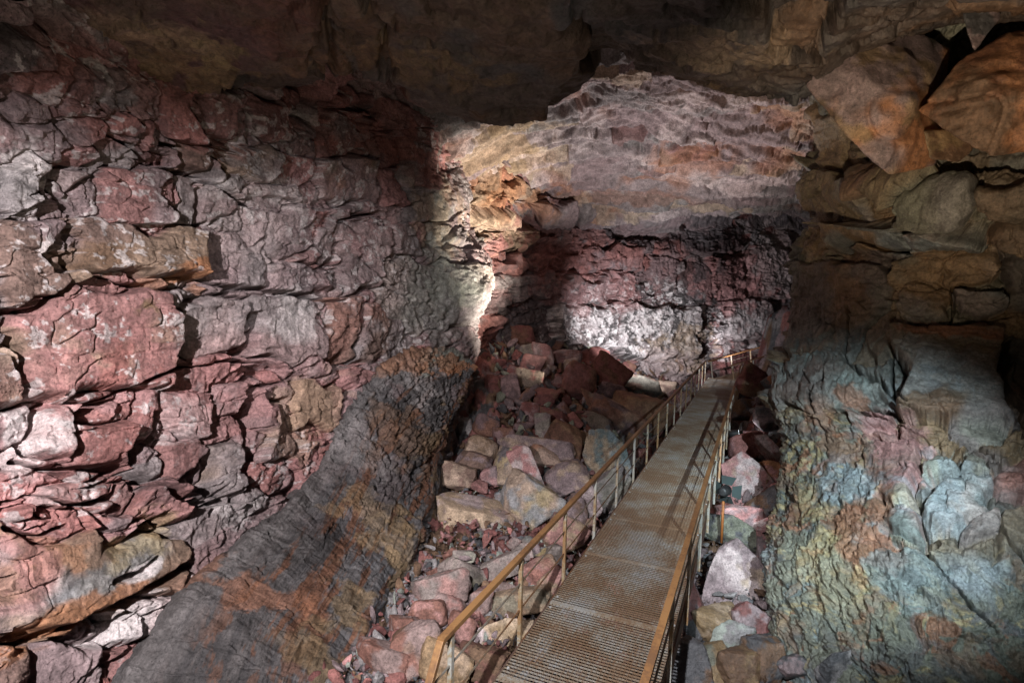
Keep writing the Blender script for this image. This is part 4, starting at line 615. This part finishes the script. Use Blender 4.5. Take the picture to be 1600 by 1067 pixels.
class MB:
    def __init__(s): s.V, s.F = [], []
    def box(s, c, ax, ay, az):                           # centre and three half-axes
        c, ax, ay, az = (np.asarray(q, float) for q in (c, ax, ay, az)); k = len(s.V)
        s.V += [c + i * ax + j * ay + l * az for i in (-1, 1) for j in (-1, 1) for l in (-1, 1)]
        s.F += [[k + q for q in f] for f in ((0, 1, 3, 2), (4, 6, 7, 5), (0, 4, 5, 1), (2, 3, 7, 6), (0, 2, 6, 4), (1, 5, 7, 3))]
    def bar(s, a, b, side, up, w, h):                    # a rectangular bar from a to b
        a, b = np.asarray(a, float), np.asarray(b, float); s.box((a + b) / 2, (b - a) / 2, side * w / 2, up * h / 2)
    def tube(s, pts, r, n=8, cap=True):
        pts = [np.asarray(p, float) for p in pts]; k0 = len(s.V); prev = None
        for i, p in enumerate(pts):
            d = unit((pts[min(i + 1, len(pts) - 1)] - pts[max(i - 1, 0)])); ref = np.array([0, 0, 1.]) if abs(d[2]) < .9 else np.array([1., 0, 0])
            x = unit(np.cross(d, ref)); y = np.cross(d, x); rr = r[i] if isinstance(r, (list, tuple)) else r
            s.V += [p + rr * (x * math.cos(a) + y * math.sin(a)) for a in np.arange(n) * 2 * math.pi / n]
        for i in range(len(pts) - 1):
            for j in range(n):
                a, b = k0 + i * n + j, k0 + i * n + (j + 1) % n; s.F.append([a, b, b + n, a + n])
        if cap:
            for q in (0, len(pts) - 1):
                c = len(s.V); s.V.append(pts[q])
                for j in range(n): s.F.append([c, k0 + q * n + j, k0 + q * n + (j + 1) % n, k0 + q * n + (j + 1) % n])
    def build(s, name, mat, parent=None, bevel=0, smooth=False):
        me = bpy.data.meshes.new(name); V = [tuple(v) for v in s.V]
        me.from_pydata(V, [], [list(dict.fromkeys(f)) for f in s.F]); me.update()
        bm = bmesh.new(); bm.from_mesh(me); bmesh.ops.recalc_face_normals(bm, faces=bm.faces[:])
        if bevel: bmesh.ops.bevel(bm, geom=bm.edges[:], offset=bevel, segments=2, affect='EDGES', profile=.7)
        bm.to_mesh(me); bm.free()
        if smooth: me.polygons.foreach_set('use_smooth', [True] * len(me.polygons))
        o = link_mesh(name, me, mat, parent); return o
def thing(name, label, cat, loc, group=None):
    o = bpy.data.objects.new(name, None); COL.objects.link(o); o.location = Vector(loc); o['label'] = label; o['category'] = cat
    if group: o['group'] = group
    return o
def local(mb, org):
    mb.V = [v - org for v in mb.V]; return mb

def walkway(name, label, A, d, l, n, width, t0, t1, post_t, panel, sides, endcap, hr=1.0):
    """a straight flight of grated walkway: deck panels, side beams, two railings"""
    root = thing(name, label, 'walkway', A); org = np.asarray(A)
    Wp = lambda t, b, h=0.: A + d * t + l * b + n * h
    zz = np.array([0, 0, 1.]); k = 0; t = t0
    while t < t1 - .05:
        te = min(t + panel, t1); mb = MB()
        nb = int(round(width / .045))
        for i in range(nb + 1):
            b = i * width / nb; mb.bar(Wp(t + .008, b, -.012), Wp(te - .008, b, -.012), l, n, .005, .024)
        nc = int(round((te - t) / .052))
        for i in range(1, nc):
            q = t + (te - t) * i / nc; mb.bar(Wp(q, 0, -.0075), Wp(q, width, -.0075), d, n, .014, .011)
        for q in (t + .012, te - .012): mb.bar(Wp(q, 0, -.014), Wp(q, width, -.014), d, n, .02, .036)
        pn = local(mb, org).build('deck_panel', M_GRATE, root); pn.data.materials.append(M_BAR); mi = np.zeros(len(pn.data.polygons), np.int32); mi[:6 * (nb + 1)] = 1; pn.data.polygons.foreach_set('material_index', mi)
        for b_, q in ((.05, t + .14), (.05, te - .14), (width - .05, t + .14), (width - .05, te - .14)):
            bb = MB(); bb.tube([Wp(q, b_, .004), Wp(q, b_, .018)], .016, 6); local(bb, org).build('bolt', M_BOLT, pn)
        t = te
    for b_ in (-.012, width + .012):
        mb = MB(); mb.bar(Wp(t0, b_, -.10), Wp(t1, b_, -.10), l, n, .014, .20); mb.bar(Wp(t0, b_ + (.03 if b_ < 0 else -.03), -.197), Wp(t1, b_ + (.03 if b_ < 0 else -.03), -.197), l, n, .06, .01)
        local(mb, org).build('side_beam', M_BEAM, root)
    for q in np.arange(t0 + .4, t1, panel):
        mb = MB(); mb.bar(Wp(q, .02, -.09), Wp(q, width - .02, -.09), d, n, .05, .09); local(mb, org).build('cross_beam', M_BEAM, root)
    for q in np.arange(t0 + panel, t1, panel * 3):
        for b_ in (.12, width - .12):
            p = Wp(q, b_, -.2); z = float(floor_z(np.array([p[0]]), np.array([p[1]]))[0]) - .3
            if p[2] - z > .1:
                mb = MB(); mb.bar(p, np.array([p[0], p[1], z]), l, d, .07, .07); local(mb, org).build('support_leg', M_BEAM, root)
    for sd in sides:
        b_ = -.045 if sd == 0 else width + .045; ol = -l if sd == 0 else l
        mb0 = MB(); tt = [q for q in post_t if t0 <= q <= t1 + .1]
        pts = [Wp(tt[0] - .18, b_, hr), Wp(t1 + .05 if not endcap else tt[-1] + .05, b_, hr)]
        mb0.bar(pts[0], pts[1], l, n, .068, .05); 
        if endcap: mb0.bar(Wp(tt[0] - .17, b_, hr - .004), Wp(tt[0] - .17 - .42, b_, hr - .62), l, unit(np.cross(l, d * -.42 + n * -.62)), .066, .05)
        rail = local(mb0, org).build('handrail', M_RAIL, root, .006)
        for q in tt:
            mb = MB(); mb.bar(Wp(q, b_, -.24 if sd else -.17), Wp(q, b_, hr - .02), l, d, .042, .055); local(mb, org).build('post', M_POST, root, .005)
        for hh in (.36, .68):
            mb = MB(); mb.tube([Wp(tt[0] - .02 - (.4 if endcap else 0), b_, hh - (.0 if not endcap else .0)), Wp(tt[-1], b_, hh)], .011, 6); local(mb, org).build('guard_rail', M_ROD, root)
    return root
SP = 1.59 * KD / float(WD @ FWD); TP = t_of(7.05)
walkway('metal_walkway', 'rusty metal grating walkway with railings running between the rocks', WA, WD, WL, WN, WW, t_of(3.2), T_END, [TP + SP * k for k in range(-1, 17)], SP, (0, 1), True)
# the flight that turns right at the far end, climbing behind the right wall
F0, F1 = P3(1112, 592, 33.4), P3(1212, 563, 35.2); d2 = unit(F1 - F0); l2 = unit(np.array([d2[1], -d2[0], 0])); n2 = unit(np.cross(l2, d2))
walkway('side_walkway', 'dim far flight of walkway turning right behind the rock wall', F0, d2, l2, n2, 1.5, 0, 6.5, [.1, 1.5, 2.9, 4.3, 5.7], 1.4, (0, 1), False)

# ---------------------------------------------------------------- lamps on the right edge of the deck
def lamp(label, t, bo, h, aim, watts, color, ls, cone):
    p = W(t, WW + bo, h); root = thing('floodlight', label, 'lamp', p); f = unit(np.asarray(aim) - p); up0 = unit(np.array([0, 0, 1.]) - f * f[2]); sd = np.cross(f, up0); org = p; O = np.zeros(3)
    mb = MB(); mb.tube([f * -.16, f * -.15, f * -.02, f * .10, f * .13], [.05, .085, .105, .11, .115], 20); mb.build('body', M_BLACK, root, 0, True)
    mb = MB(); mb.tube([f * .132, f * .138], .095, 20); mb.build('lens', M_LED, root)
    for v_, w_ in ((up0, sd), (-up0, sd), (sd, up0), (-sd, up0)):
        mb = MB(); dr = unit(f * .55 + v_ * .8); c = f * .135 + v_ * .115; nn = unit(np.cross(dr, w_))
        k = len(mb.V)
        for s_ in (-1, 1):
            for q, ww in ((0, .10), (.19, .15)):
                for e in (-1, 1): mb.V.append(c + dr * q + w_ * ww * e + nn * .003 * s_)
        mb.F += [[0, 1, 3, 2], [4, 6, 7, 5], [0, 4, 5, 1], [2, 3, 7, 6], [0, 2, 6, 4], [1, 5, 7, 3]]
        mb.build('barn_door', M_FLAP, root)
    mb = MB(); mb.bar(sd * .125 + up0 * .0, sd * .125 - up0 * .2, f, sd, .03, .008); mb.bar(-sd * .125, -sd * .125 - up0 * .2, f, sd, .03, .008); mb.bar(sd * .129 - up0 * .2, -sd * .129 - up0 * .2, f, up0, .03, .008); mb.build('bracket', M_BLACK, root)
    mb = MB(); mb.tube([-up0 * .2, -up0 * .2 - np.array([0, 0, .9])], .028, 10); mb.build('mounting_post', M_ORANGE, root, 0, True)
    l_ = bpy.data.lights.new('floodlight_beam', 'SPOT'); l_.energy = watts; l_.color = color; l_.spot_size = math.radians(cone); l_.spot_blend = .6; l_.shadow_soft_size = .08
    o = bpy.data.objects.new('floodlight_beam', l_); COL.objects.link(o); o.parent = root; o.location = Vector(f * .2); o.rotation_euler = Vector(f).to_track_quat('-Z', 'Y').to_euler()
lamp('black floodlight with open barn doors beside the large pink boulder', t_of(13.3), .24, .1, P3(1190, 740, 15.4), 55, (1, .93, .93), 6, 112)
lamp('smaller black floodlight farther along, beside the pinkish red block', t_of(19.3), .2, .0, P3(1222, 672, 18), 22, (.9, .95, 1), 8, 110)
